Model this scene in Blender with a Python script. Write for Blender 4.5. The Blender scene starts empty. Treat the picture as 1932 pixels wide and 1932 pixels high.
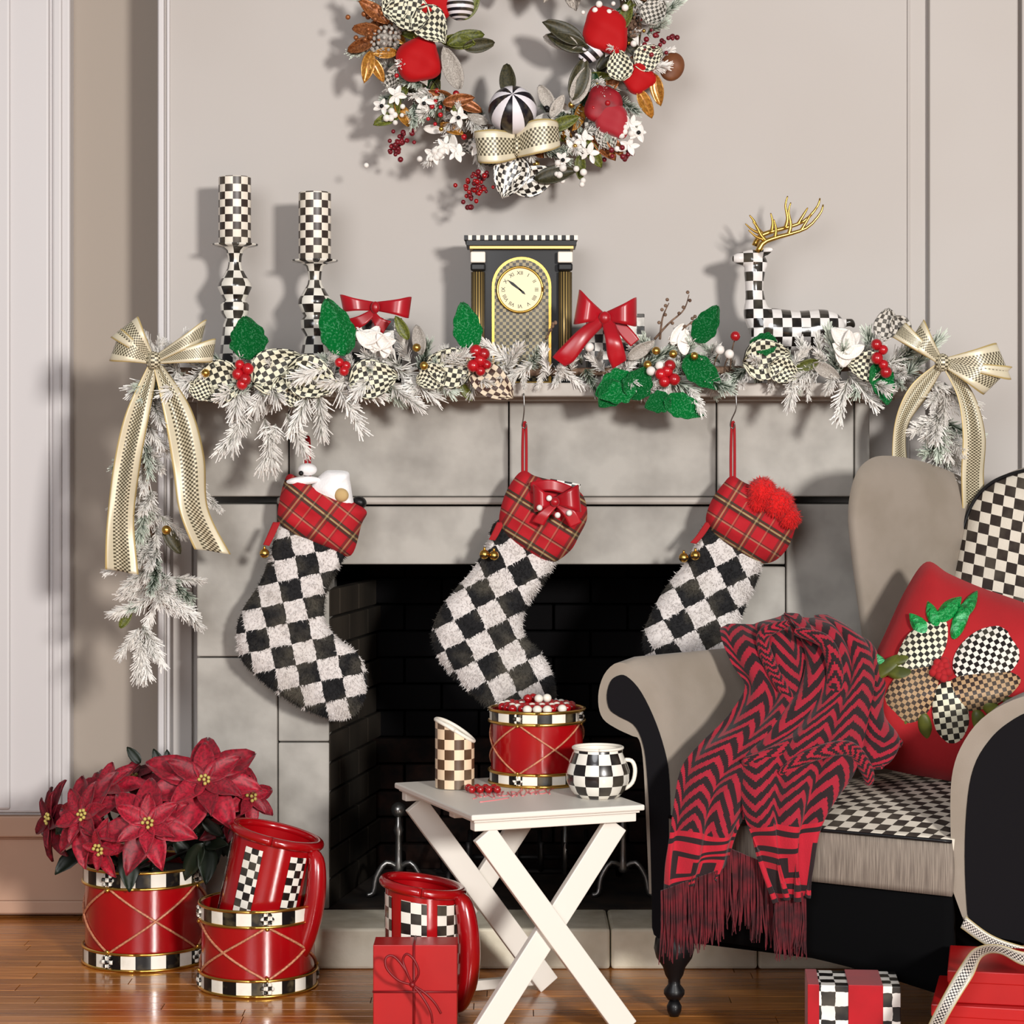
import bpy, math, random
from mathutils import Vector, Matrix
random.seed(7)
R = random.Random(11)
sc = bpy.context.scene
col = sc.collection

# ------------------------------------------------------------------ camera, world, lights, exposure
F = 4320.0          # focal length in photo pixels
CH = 1.185          # eye height
HOR = 860.0         # row of the horizon
cam_d = bpy.data.cameras.new('camera'); cam = bpy.data.objects.new('camera', cam_d); col.objects.link(cam)
cam.location = (0, -6, CH); cam.rotation_euler = (math.pi/2, 0, 0)
cam_d.sensor_width = 36; cam_d.lens = F/1932*36; cam_d.shift_y = -(966-HOR)/1932
cam_d.clip_start = .1; cam_d.clip_end = 60
sc.camera = cam
sc.view_settings.view_transform = 'Standard'; sc.view_settings.look = 'None'
sc.view_settings.gamma = 1; sc.view_settings.use_curve_mapping = False
sc.view_settings.exposure = 0.0
w = bpy.data.worlds.new('world'); sc.world = w; w.use_nodes = True
w.node_tree.nodes['Background'].inputs[0].default_value = (.95, .97, 1.0, 1)
w.node_tree.nodes['Background'].inputs[1].default_value = .19
def area(name, loc, target, size, power, colr):
    l = bpy.data.lights.new(name, 'AREA'); l.energy = power; l.shape = 'DISK'; l.size = size; l.color = colr
    o = bpy.data.objects.new(name, l); col.objects.link(o); o.location = loc
    o.rotation_euler = (Vector(target)-Vector(loc)).to_track_quat('-Z', 'Y').to_euler(); return o
area('key_light', (3.0, -8.8, 2.3), (0, -.3, .95), .85, 660, (1, .97, .93))
area('fill_light', (-1.3, -6.6, 2.5), (0, -.3, .8), 2.6, 150, (.98, .98, 1))

# ------------------------------------------------------------------ helpers
def at(px, py, z): return Vector(((px-966)/F*z, z-6, CH-(py-HOR)/F*z))
def lin(c):
    out = []
    for v in c:
        v /= 255.0
        out.append(v/12.92 if v <= .04045 else ((v+.055)/1.055)**2.4)
    return (*out, 1)
class MB:
    def __init__(s): s.v = []; s.f = []; s.uv = []; s.c = []
    def add(s, vs, fs, uvs=None, colr=None):
        b = len(s.v); s.v += [tuple(p) for p in vs]
        for i, f in enumerate(fs):
            s.f.append([b+k for k in f])
            s.uv.append(uvs[i] if uvs else [(0, 0)]*len(f))
            s.c.append(colr[i] if colr else None)
    def box(s, lo, hi, M=None):
        x0, y0, z0 = lo; x1, y1, z1 = hi
        v = [Vector(p) for p in ((x0,y0,z0),(x1,y0,z0),(x1,y1,z0),(x0,y1,z0),(x0,y0,z1),(x1,y0,z1),(x1,y1,z1),(x0,y1,z1))]
        if M: v = [M @ p for p in v]
        f = [(0,3,2,1),(4,5,6,7),(0,1,5,4),(1,2,6,5),(2,3,7,6),(3,0,4,7)]
        dx, dy, dz = x1-x0, y1-y0, z1-z0
        r = lambda a, b: [(0,0),(a,0),(a,b),(0,b)]
        s.add(v, f, [[(0,0),(0,dy),(dx,dy),(dx,0)], r(dx,dy), r(dx,dz), r(dy,dz), r(dx,dz), r(dy,dz)])
    def tube(s, pts, rad, n=8, cap=True, vs=1.0, un=1.0):
        pts = [Vector(p) for p in pts]; m = len(pts)
        if not isinstance(rad, (list, tuple)): rad = [rad]*m
        vs_, fs, uv = [], [], []
        t0 = (pts[1]-pts[0]).normalized()
        nrm = t0.orthogonal().normalized(); acc = 0; vv = []
        for i, p in enumerate(pts):
            t = (pts[min(i+1, m-1)]-pts[max(i-1, 0)])
            t = t.normalized() if t.length > 1e-9 else t0
            nrm = (nrm - t*nrm.dot(t)); nrm = nrm.normalized() if nrm.length > 1e-6 else t.orthogonal().normalized()
            bn = t.cross(nrm)
            if i: acc += (p-pts[i-1]).length
            vv.append(acc*vs)
            for k in range(n):
                a = 2*math.pi*k/n; vs_.append(p+(nrm*math.cos(a)+bn*math.sin(a))*rad[i])
        for i in range(m-1):
            for k in range(n):
                k2 = (k+1) % n
                fs.append((i*n+k, i*n+k2, (i+1)*n+k2, (i+1)*n+k))
                uv.append([(k/n*un, vv[i]), ((k+1)/n*un, vv[i]), ((k+1)/n*un, vv[i+1]), (k/n*un, vv[i+1])])
        if cap:
            fs.append(tuple(range(n))[::-1]); uv.append([(0,0)]*n)
            fs.append(tuple((m-1)*n+k for k in range(n))); uv.append([(0,0)]*n)
        s.add(vs_, fs, uv)
    def lathe(s, prof, n=32, un=1.0, vs=1.0, M=None, a0=0, a1=360, cap=False):
        # prof: (r, z) from bottom to top
        vs_, fs, uv = [], [], []; m = len(prof); acc = [0]
        for i in range(1, m): acc.append(acc[-1]+math.hypot(prof[i][0]-prof[i-1][0], prof[i][1]-prof[i-1][1]))
        full = abs(a1-a0) >= 359.9; nn = n if full else n+1
        for r_, z_ in prof:
            for k in range(nn):
                a = math.radians(a0+(a1-a0)*k/n); p = Vector((r_*math.sin(a), -r_*math.cos(a), z_))
                vs_.append(M @ p if M else p)
        for i in range(m-1):
            for k in range(n):
                k2 = (k+1) % nn
                fs.append((i*nn+k, i*nn+k2, (i+1)*nn+k2, (i+1)*nn+k))
                uv.append([(k/n*un, acc[i]*vs), ((k+1)/n*un, acc[i]*vs), ((k+1)/n*un, acc[i+1]*vs), (k/n*un, acc[i+1]*vs)])
        if cap:
            fs.append(tuple(range(nn))[::-1]); uv.append([(0,0)]*nn)
            fs.append(tuple((m-1)*nn+k for k in range(nn))); uv.append([(0,0)]*nn)
        s.add(vs_, fs, uv)
    def ball(s, c, r, n=12, m=8, sx=1, sy=1, sz=1, M=None, uvk=1.0):
        vs_, fs, uv = [], [], []; c = Vector(c)
        for i in range(m+1):
            ph = math.pi*i/m
            for k in range(n):
                a = 2*math.pi*k/n
                p = Vector((r*sx*math.sin(ph)*math.cos(a), r*sy*math.sin(ph)*math.sin(a), r*sz*math.cos(ph)))
                vs_.append(c+(M @ p if M else p))
        for i in range(m):
            for k in range(n):
                k2 = (k+1) % n
                fs.append((i*n+k, (i+1)*n+k, (i+1)*n+k2, i*n+k2))
                uv.append([(k/n*uvk,i/m),(k/n*uvk,(i+1)/m),((k+1)/n*uvk,(i+1)/m),((k+1)/n*uvk,i/m)])
        s.add(vs_, fs, uv)
    def sheet(s, fn, nu, nv, th=0.0, colfn=None, uvfn=None):
        # fn(u,v)->Vector ; closed thin shell when th>0
        g = [[Vector(fn(i/nu, j/nv)) for j in range(nv+1)] for i in range(nu+1)]
        W = nv+1; idx = lambda i, j: i*W+j
        vs_ = [g[i][j] for i in range(nu+1) for j in range(nv+1)]
        fs, uv, cc = [], [], []
        uvf = uvfn or (lambda a, b: (a, b))
        for i in range(nu):
            for j in range(nv):
                fs.append((idx(i,j), idx(i+1,j), idx(i+1,j+1), idx(i,j+1)))
                uv.append([uvf(i/nu,j/nv), uvf((i+1)/nu,j/nv), uvf((i+1)/nu,(j+1)/nv), uvf(i/nu,(j+1)/nv)])
                cc.append(colfn((i+.5)/nu, (j+.5)/nv) if colfn else None)
        if th > 0:
            nf = len(fs); nb = len(vs_)
            for i in range(nu+1):
                for j in range(nv+1):
                    a = g[min(i+1,nu)][j]-g[max(i-1,0)][j]; b = g[i][min(j+1,nv)]-g[i][max(j-1,0)]
                    n = a.cross(b); n = n.normalized() if n.length > 1e-12 else Vector((0,1,0))
                    vs_.append(g[i][j]-n*th)
            for q in range(nf):
                fs.append(tuple(nb+k for k in reversed(fs[q]))); uv.append(list(reversed(uv[q]))); cc.append(cc[q])
            def edge(a, b, q): fs.append((b, a, nb+a, nb+b)); uv.append([uv[q][0]]*4); cc.append(cc[q])
            for i in range(nu):
                edge(idx(i,0), idx(i+1,0), i*nv); edge(idx(i+1,nv), idx(i,nv), i*nv+nv-1)
            for j in range(nv):
                edge(idx(0,j+1), idx(0,j), j); edge(idx(nu,j), idx(nu,j+1), (nu-1)*nv+j)
        s.add(vs_, fs, uv, cc)
    def mesh(s, name='mesh', smooth=True, off=None):
        me = bpy.data.meshes.new(name)
        vs_ = s.v if off is None else [(p[0]-off[0], p[1]-off[1], p[2]-off[2]) for p in s.v]
        me.from_pydata(vs_, [], s.f)
        ul = me.uv_layers.new(name='UVMap'); flat = []
        for u in s.uv:
            for a in u: flat += [a[0], a[1]]
        ul.data.foreach_set('uv', flat)
        if any(c is not None for c in s.c):
            ca = me.color_attributes.new('Col', 'FLOAT_COLOR', 'CORNER'); fl = []
            for f, c in zip(s.f, s.c): fl += list(c or (1,1,1,1))*len(f)
            ca.data.foreach_set('color', fl)
        me.polygons.foreach_set('use_smooth', [smooth]*len(me.polygons))
        me.update(); return me
def wloc(o):
    v = Vector((0,0,0))
    while o: v += o.location; o = o.parent
    return v
def thing(name, label, cat, loc, group=None):
    o = bpy.data.objects.new(name, None); col.objects.link(o); o.location = loc; o.empty_display_size = .05
    o['label'] = label; o['category'] = cat
    if group: o['group'] = group
    return o
def part(name, mb, m, parent, smooth=True, bevel=0, label=None, sub=0, sharp=None):
    off = wloc(parent) if parent else Vector((0,0,0))
    me = mb.mesh(name, smooth, off); me.materials.append(m)
    o = bpy.data.objects.new(name, me); col.objects.link(o); o.parent = parent
    if label: o['label'] = label
    if bevel:
        b = o.modifiers.new('b', 'BEVEL'); b.width = bevel; b.segments = 2; b.limit_method = 'ANGLE'; b.angle_limit = math.radians(40)
        b.harden_normals = False
    if sub:
        b = o.modifiers.new('s', 'SUBSURF'); b.levels = sub; b.render_levels = sub
    if sharp is not None and smooth:
        try: me.set_sharp_from_angle(angle=math.radians(sharp))
        except Exception: pass
    return o
def solo(name, mb, m, label, cat, group=None, base=None, **k):
    off = Vector(base) if base is not None else Vector(mb.v[0])
    mb.v = [tuple(Vector(p)-off) for p in mb.v]
    o = part(name, mb, m, None, **k); o.location = off
    o['label'] = label; o['category'] = cat
    if group: o['group'] = group
    return o
def struct(name, mb, m, parent=None, **k):
    o = part(name, mb, m, parent, **k)
    if parent is None: o['kind'] = 'structure'
    return o
def inst(name, me, parent, M, mat=None, label=None):
    o = bpy.data.objects.new(name, me); col.objects.link(o); o.parent = parent
    off = wloc(parent); MM = M.copy(); MM.translation = M.translation-off; o.matrix_local = MM
    if mat is not None:
        o.material_slots[0].link = 'OBJECT'; o.material_slots[0].material = mat
    if label: o['label'] = label
    return o
def frame(o, xd, nd, s=1.0):
    x = Vector(xd).normalized(); n = Vector(nd); n = n-x*n.dot(x); n = n.normalized() if n.length > 1e-6 else x.orthogonal().normalized()
    y = n.cross(x); M = Matrix((( x.x,y.x,n.x,o[0]),(x.y,y.y,n.y,o[1]),(x.z,y.z,n.z,o[2]),(0,0,0,1)))
    return M @ Matrix.Scale(s, 4)
def cr(P, n, closed=False):
    P = [Vector(p) for p in P]; m = len(P); out = []
    seg = m if closed else m-1
    for k in range(n if closed else n+1):
        t = k/n*seg; i = int(t); fr = t-i
        if not closed and i >= seg: i = seg-1; fr = 1.0
        g = (lambda q: P[q % m]) if closed else (lambda q: P[max(0, min(m-1, q))])
        a, b, c, d = g(i-1), g(i), g(i+1), g(i+2)
        out.append(.5*((2*b)+(c-a)*fr+(2*a-5*b+4*c-d)*fr**2+(3*b-a-3*c+d)*fr**3))
    return out
def puff(mb, outline, zf, T, rings=9, nseg=72, ex=4.0, center=None, back=.6, uvs=20.0, uva=0.0, smooth=True, wob=0.0, uvshear=0.0):
    if not callable(zf): z0 = zf; zf = lambda x, y: z0
    O = cr([(p[0], p[1], 0) for p in outline], nseg, True) if smooth else [Vector((p[0], p[1], 0)) for p in outline]
    n = len(O)
    c = Vector((center[0], center[1], 0)) if center else sum(O, Vector((0,0,0)))/n
    ca, sa = math.cos(math.radians(uva)), math.sin(math.radians(uva))
    def uvp(q): x, y = q.x-c.x, q.y-c.y; return ((x*ca+y*sa+uvshear*y)/uvs+.02, (-x*sa+y*ca)/uvs+.02)
    for side in (1, -1):
        if side == -1 and back <= 0: continue
        q = []; vs_ = []
        for r_ in range(rings+1):
            t = (r_/rings)**.75
            for p in O:
                pp = c+(p-c)*t; h = math.sqrt(max(0, 1-t**ex))
                d = T*h*(1 if side == 1 else -back)
                if wob and side == 1: d += wob*h*(math.sin(pp.x*.11+pp.y*.05)+math.sin(pp.y*.13-pp.x*.07))
                q.append(pp); vs_.append(at(pp.x, pp.y, zf(pp.x, pp.y)-d))
        fs, uv = [], []
        for i in range(rings):
            for k in range(n):
                k2 = (k+1) % n
                f = [i*n+k, i*n+k2, (i+1)*n+k2, (i+1)*n+k]
                if side == -1: f.reverse()
                if i == 0:
                    f = [0, (i+1)*n+k2, (i+1)*n+k] if side == 1 else [(i+1)*n+k, (i+1)*n+k2, 0]
                fs.append(tuple(f)); uv.append([uvp(q[a]) for a in f])
        mb.add(vs_, fs, uv)
    return O
def strip2(mb, L, Rr, n=24, m=6, th=.0012, bulge=0.0, wf=None):
    L = cr([at(*p) for p in L], n); Q = cr([at(*p) for p in Rr], n)
    acc = [0]
    for i in range(1, n+1): acc.append(acc[-1]+((L[i]+Q[i])/2-(L[i-1]+Q[i-1])/2).length)
    wd = sum((L[i]-Q[i]).length for i in range(n+1))/(n+1)
    def fn(u, v):
        i = round(u*n); p = L[i].lerp(Q[i], v); b = bulge*math.sin(math.pi*v)
        if wf: b += wf(u, v)
        return p+Vector((0, -b, 0))
    mb.sheet(fn, n, m, th, uvfn=lambda u, v: (v, acc[min(n, round(u*n))]/wd))
def ellip(cx, cy, a, b, ang, n=16, tip=0.0):
    ca, sa = math.cos(math.radians(ang)), math.sin(math.radians(ang)); out = []
    for k in range(n):
        t = 2*math.pi*k/n; x = a*math.cos(t); y = b*math.sin(t)
        if tip and math.cos(t) > 0: y *= (1-tip*math.cos(t)**2)
        out.append((cx+x*ca+y*sa, cy-x*sa+y*ca))
    return out

# ------------------------------------------------------------------ materials
class NT:
    def __init__(s, m): m.use_nodes = True; s.t = m.node_tree; s.b = s.t.nodes['Principled BSDF']
    def n(s, k, **kw):
        x = s.t.nodes.new(k)
        for a, b in kw.items():
            if a.startswith('i_'): x.inputs[a[2:].replace('_', ' ')].default_value = b
            else: setattr(x, a, b)
        return x
    def l(s, a, b): s.t.links.new(a, b)
    def math(s, op, a, b=None, c=None):
        x = s.t.nodes.new('ShaderNodeMath'); x.operation = op
        for i, q in enumerate((a, b, c)):
            if q is None: continue
            if isinstance(q, (int, float)): x.inputs[i].default_value = q
            else: s.l(q, x.inputs[i])
        return x.outputs[0]
    def mix(s, f, a, b, bt='MIX'):
        x = s.t.nodes.new('ShaderNodeMix'); x.data_type = 'RGBA'; x.blend_type = bt
        for i, q in ((0, f), (6, a), (7, b)):
            if isinstance(q, (int, float)): x.inputs[i].default_value = q
            elif isinstance(q, (tuple, list)): x.inputs[i].default_value = q
            else: s.l(q, x.inputs[i])
        return x.outputs[2]
    def noise(s, scale, coord='Object', stretch=None, detail=3, rough=.5):
        tc = s.n('ShaderNodeTexCoord'); o = tc.outputs[coord]
        if stretch:
            mp = s.n('ShaderNodeMapping'); mp.inputs['Scale'].default_value = stretch; s.l(o, mp.inputs['Vector']); o = mp.outputs[0]
        x = s.n('ShaderNodeTexNoise'); x.inputs['Scale'].default_value = scale; x.inputs['Detail'].default_value = detail; x.inputs['Roughness'].default_value = rough
        s.l(o, x.inputs['Vector']); return x.outputs['Fac']
    def ramp(s, f, a, b):
        x = s.n('ShaderNodeMapRange'); x.inputs['From Min'].default_value = a; x.inputs['From Max'].default_value = b; s.l(f, x.inputs['Value']); return x.outputs[0]
    def bump(s, h, st, dist=.002):
        x = s.n('ShaderNodeBump'); x.inputs['Strength'].default_value = st; x.inputs['Distance'].default_value = dist
        s.l(h, x.inputs['Height']); s.l(x.outputs[0], s.b.inputs['Normal'])
def M(name, c, rough=.6, metal=0, c2=None, ns=8, st=None, bump=0, bs=60, bd=.002, coat=0, sheen=0, spec=None, rnd=0, lo=.35, hi=.65):
    m = bpy.data.materials.new(name); t = NT(m); b = t.b
    b.inputs['Roughness'].default_value = rough; b.inputs['Metallic'].default_value = metal
    b.inputs['Coat Weight'].default_value = coat; b.inputs['Coat Roughness'].default_value = .08
    b.inputs['Sheen Weight'].default_value = sheen
    if spec is not None: b.inputs['Specular IOR Level'].default_value = spec
    cc = lin(c); b.inputs['Base Color'].default_value = cc
    out = None
    if c2: out = t.mix(t.ramp(t.noise(ns, stretch=st), lo, hi), cc, lin(c2))
    if rnd:
        oi = t.n('ShaderNodeObjectInfo'); hsv = t.n('ShaderNodeHueSaturation')
        hsv.inputs['Color'].default_value = cc
        if out: t.l(out, hsv.inputs['Color'])
        t.l(t.math('MULTIPLY_ADD', oi.outputs['Random'], rnd, 1-rnd/2), hsv.inputs['Value']); out = hsv.outputs[0]
    if out: t.l(out, b.inputs['Base Color'])
    if bump: t.bump(t.noise(bs, detail=4), bump, bd)
    return m
def CK(name, a=(28,22,20), b=(232,226,214), rough=.3, mode='uv', size=.02, dist=.0, rot=0, coat=0, third=None, bump=0, warp=3.0, sheen=0):
    m = bpy.data.materials.new(name); t = NT(m); t.b.inputs['Roughness'].default_value = rough; t.b.inputs['Coat Weight'].default_value = coat
    t.b.inputs['Sheen Weight'].default_value = sheen
    tc = t.n('ShaderNodeTexCoord'); mp = t.n('ShaderNodeMapping')
    if mode == 'uv': t.l(tc.outputs['UV'], mp.inputs[0])
    else:
        t.l(tc.outputs['Object'], mp.inputs[0]); mp.inputs['Scale'].default_value = (1/size, 0, 1/size)
    v = mp.outputs[0]
    if dist:
        nz = t.n('ShaderNodeTexNoise'); nz.inputs['Scale'].default_value = warp; t.l(v, nz.inputs['Vector'])
        vm = t.n('ShaderNodeVectorMath', operation='MULTIPLY_ADD'); t.l(nz.outputs['Color'], vm.inputs[0]); vm.inputs[1].default_value = (dist,)*3; t.l(v, vm.inputs[2]); v = vm.outputs[0]
    sx = t.n('ShaderNodeSeparateXYZ'); t.l(v, sx.inputs[0])
    y = sx.outputs['Y'] if mode == 'uv' else sx.outputs['Z']
    s_ = t.math('ADD', t.math('FLOOR', sx.outputs['X']), t.math('FLOOR', y))
    fac = t.math('FLOORED_MODULO', s_, 2.0) if False else t.math('ABSOLUTE', t.math('MODULO', s_, 2.0))
    n2 = t.noise(14, 'Object')
    A = lin(a); B = lin(b)
    out = t.mix(fac, A, B)
    out = t.mix(t.math('MULTIPLY', t.ramp(n2, .45, .75), .25), out, lin(third) if third else lin((150,140,120)))
    t.l(out, t.b.inputs['Base Color'])
    if bump: t.bump(t.noise(220), bump, .002)
    return m
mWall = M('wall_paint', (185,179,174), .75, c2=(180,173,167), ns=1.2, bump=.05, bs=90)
mWallL = M('alcove_shaded_paint', (160,148,136), .75)  # wall colour darkened so the alcove's shading sits in the paint
mTrim = M('white_trim_paint', (200,195,194), .45)
mBase = M('baseboard_shaded_paint', (184,146,122), .5)  # same white as the casing; its dimmer light is put into this beige
mStone = M('grey_limestone', (170,165,157), .62, c2=(124,119,112), ns=9, bump=.35, bs=40, rnd=.12, lo=.38, hi=.85)
mShelf = M('mantel_stone', (178,170,161), .5, c2=(150,142,134), ns=6, bump=.2)
mHearth = M('hearth_stone', (244,236,214), .6, c2=(198,186,158), ns=9, bump=.5, bs=30, bd=.004, rnd=.08, lo=.4, hi=.8)
mSootShade = M('soot_and_shade_black', (9,9,11), .95, spec=.1)  # soot, taken near black to paint in the firebox's lack of light
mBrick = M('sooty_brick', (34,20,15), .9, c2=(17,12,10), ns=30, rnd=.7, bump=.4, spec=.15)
mBrickD = M('black_brick', (12,11,12), .95, spec=.1, bump=.3)  # upper back rows, firebox darkness painted into the brick
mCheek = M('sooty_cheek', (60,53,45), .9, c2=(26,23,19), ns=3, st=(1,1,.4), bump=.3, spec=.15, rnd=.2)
mIron = M('dark_iron', (52,50,50), .45, metal=.8)
mIronB = M('polished_iron', (150,148,145), .3, metal=.9)
def wood():
    m = bpy.data.materials.new('oak_floor'); t = NT(m)
    n1 = t.noise(7, stretch=(1, 14, 1), detail=6); n2 = t.noise(1.3, stretch=(1, 2, 1))
    c = t.mix(t.ramp(n1, .35, .7), lin((196,124,54)), lin((140,76,28)))
    c = t.mix(t.math('MULTIPLY', t.ramp(n2, .4, .7), .45), c, lin((214,146,62)))
    oi = t.n('ShaderNodeObjectInfo'); h = t.n('ShaderNodeHueSaturation'); t.l(c, h.inputs['Color'])
    t.l(t.math('MULTIPLY_ADD', oi.outputs['Random'], .5, .72), h.inputs['Value']); t.l(h.outputs[0], t.b.inputs['Base Color'])
    t.b.inputs['Roughness'].default_value = .24; t.b.inputs['Coat Weight'].default_value = .3; t.b.inputs['Coat Roughness'].default_value = .1; t.b.inputs['Specular IOR Level'].default_value = .35
    t.bump(n1, .12, .001); return m
mWood = wood()
mDirt = M('floor_gap', (30,16,8), .9)
CKP = CK('painted_check', rough=.25, coat=.4)
CKC = CK('candle_check', (52,40,34), (238,228,212), .4)
CKL = CK('check_leaf_cloth', (30,28,22), (226,222,196), .6, dist=.0)
CKB = CK('check_leaf_brown', (62,34,26), (214,196,170), .6)
CKS = CK('check_seat_cloth', (44,33,27), (222,212,196), .85, bump=.2)
CKF = CK('check_fur', (16,15,17), (214,207,203), .9, dist=.22, warp=2.4)
CKT = CK('tan_check', (84,58,38), (232,204,172), .35)
CKG = CK('gift_check', (22,20,20), (232,228,220), .4, dist=.25, warp=1.5)
CKK = CK('clock_mesh_check', (30,24,14), (150,134,92), .4)
CKH = CK('grey_check', (60,56,50), (196,190,180), .6)
CKD = CK('reindeer_check', (20,15,13), (238,232,228), .2, mode='obj', size=.0225, coat=.5)
mGold = M('gold', (214,170,84), .28, metal=1)
mGoldD = M('old_gold_paint', (190,160,100), .4, metal=.6)
mRope = M('gold_cord', (206,140,104), .5, c2=(160,96,70), ns=200)
mRedE = M('red_enamel', (160,6,14), .22, coat=.6, c2=(140,5,12), ns=6)
mRedB = M('red_satin', (172,8,26), .32, c2=(150,6,20), ns=12, sheen=.1)
mRedP = M('red_wrapping', (176,10,11), .4, c2=(160,7,9), ns=4)
mRedV = M('red_velvet', (170,2,8), .7, sheen=.1, spec=.2)
mRedC = M('red_cushion_felt', (168,12,22), .85, sheen=.05, c2=(150,8,18), ns=5, bump=.2, bs=140)
mBurg = M('burgundy_bead', (112,12,26), .35, rnd=.5)
mBerry = M('red_berry', (168,12,24), .28, coat=.4, rnd=.4)
mDarkR = M('dark_red_cord', (120,6,14), .5)
mGreen = M('green_glitter_leaf', (0,138,60), .35, c2=(96,188,130), ns=26, bump=.8, bs=60, bd=.03, rnd=.5, lo=.52, hi=.66)
mOlive = M('olive_leaf', (106,110,36), .5, c2=(60,66,22), ns=18, rnd=.4)
mDkLf = M('dark_leaf', (40,40,24), .5, c2=(70,64,40), ns=20, rnd=.3)
mCopper = M('copper_leaf', (168,104,58), .4, metal=.4, c2=(110,60,28), ns=18, rnd=.4)
mAmber = M('amber_glass', (196,140,60), .25, metal=.3, c2=(140,90,30), ns=14)
mWhite = M('white_petal', (238,234,228), .7, rnd=.15, c2=(216,208,200), ns=30)
mGrayLf = M('frosted_grey_leaf', (196,188,178), .7, rnd=.3, c2=(120,112,104), ns=24, st=(1,5,1))
mTwig = M('brown_twig', (78,54,38), .8, c2=(130,104,84), ns=60)
mBlack = M('black_gloss', (12,11,13), .45, coat=.08, spec=.3)
mBlkF = M('black_fabric', (15,13,16), .9, spec=.15)
mBlkU = M('black_chair_base', (5,5,6), .9, spec=.08)
mIvory = M('ivory_paint', (232,224,210), .45)
mGrayF = M('taupe_upholstery', (142,131,119), .9, c2=(132,121,108), ns=9, bump=.3, bs=260, bd=.001, sheen=.1)
def rep():
    m = bpy.data.materials.new('taupe_rep_stripe'); t = NT(m)
    n1 = t.noise(26, 'UV', stretch=(1, .05, 1), detail=4)
    t.l(t.mix(t.ramp(n1, .35, .68), lin((102,91,82)), lin((146,134,121))), t.b.inputs['Base Color']); t.b.inputs['Roughness'].default_value = .8
    t.bump(n1, .3, .002); return m
mRep = rep()
mDial = M('cream_dial', (236,222,178), .4)
mTable = M('white_table_paint', (220,214,204), .45)
mScript = M('red_script_paint', (216,120,122), .5)
mPlush = M('white_plush', (240,238,238), .95, sheen=.4, bump=.5, bs=200)
mTan = M('tan_plush', (190,160,110), .9)
mPom = M('red_pompom', (214,8,8), .9, sheen=.15, bump=.8, bs=140, bd=.004)
mBract = M('poinsettia_bract', (164,6,38), .55, c2=(112,3,24), ns=16, rnd=.55, sheen=.1)
mPLeaf = M('poinsettia_leaf', (20,30,16), .5, rnd=.5)
mBud = M('poinsettia_bud', (190,170,90), .5)
mSoil = M('soil', (22,14,10), .95)
def ribm(name, edge, c1, c2, k=9.0):
    m = bpy.data.materials.new(name); t = NT(m); t.b.inputs['Roughness'].default_value = .42
    tc = t.n('ShaderNodeTexCoord'); sx = t.n('ShaderNodeSeparateXYZ'); t.l(tc.outputs['UV'], sx.inputs[0])
    u, v = sx.outputs[0], sx.outputs[1]
    fac = t.math('ABSOLUTE', t.math('MODULO', t.math('ADD', t.math('FLOOR', t.math('MULTIPLY', u, k)), t.math('FLOOR', t.math('MULTIPLY', v, k))), 2.0))
    inner = t.mix(fac, lin(c1), lin(c2))
    e = t.math('GREATER_THAN', t.math('ABSOLUTE', t.math('SUBTRACT', u, .5)), .27)
    e2 = t.math('GREATER_THAN', t.math('ABSOLUTE', t.math('SUBTRACT', u, .5)), .45)
    o = t.mix(e, inner, lin(edge)); o = t.mix(e2, o, lin((190,166,110)))
    t.l(o, t.b.inputs['Base Color']); t.b.inputs['Metallic'].default_value = .15; return m
mRib = ribm('gold_check_ribbon', (214,203,176), (82,74,56), (206,196,168), 13)
mRibD = ribm('check_trim_ribbon', (170,164,150), (40,34,34), (200,192,182), 7)
def strip_mat(name, a, b, per=2.0, axis=0, rough=.3):
    m = bpy.data.materials.new(name); t = NT(m); t.b.inputs['Roughness'].default_value = rough
    tc = t.n('ShaderNodeTexCoord'); sx = t.n('ShaderNodeSeparateXYZ'); t.l(tc.outputs['UV'], sx.inputs[0])
    fac = t.math('ABSOLUTE', t.math('MODULO', t.math('FLOOR', sx.outputs[axis]), 2.0))
    o = t.mix(fac, lin(a), lin(b)); o = t.mix(t.math('MULTIPLY', t.ramp(t.noise(30), .5, .7), .2), o, lin((170,150,110)))
    t.l(o, t.b.inputs['Base Color']); return m
mBand = strip_mat('black_white_band', (14,12,12), (234,228,216))
mStr = strip_mat('black_white_stripe', (20,16,24), (228,222,226))
mStrV = strip_mat('striped_leaf', (30,36,30), (226,222,210), axis=1)
def plaid():
    m = bpy.data.materials.new('red_tartan'); t = NT(m); t.b.inputs['Roughness'].default_value = .85
    tc = t.n('ShaderNodeTexCoord'); sx = t.n('ShaderNodeSeparateXYZ'); t.l(tc.outputs['UV'], sx.inputs[0])
    c = lin((172,6,24))
    def line(ax, pos, wd, colr, k, c):
        f = t.math('FRACT', t.math('ADD', sx.outputs[ax], 100+pos))
        g = t.math('MULTIPLY', t.math('LESS_THAN', f, wd), k); return t.mix(g, c, lin(colr))
    for ax in (0, 1):
        kk = .8 if ax == 0 else .45
        c = line(ax, .0, .24, (74,8,22), kk*.75, c)
        c = line(ax, -.02, .07, (44,44,30), kk, c)
        c = line(ax, -.10, .05, (170,160,110), kk, c)
        c = line(ax, -.17, .06, (30,52,34), kk, c)
        c = line(ax, .45, .04, (150,130,100), kk*.8, c)
        c = line(ax, .40, .03, (40,40,30), kk, c)
    t.l(c, t.b.inputs['Base Color']); t.bump(t.noise(260), .3, .001); return m
mPlaid = plaid()
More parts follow.
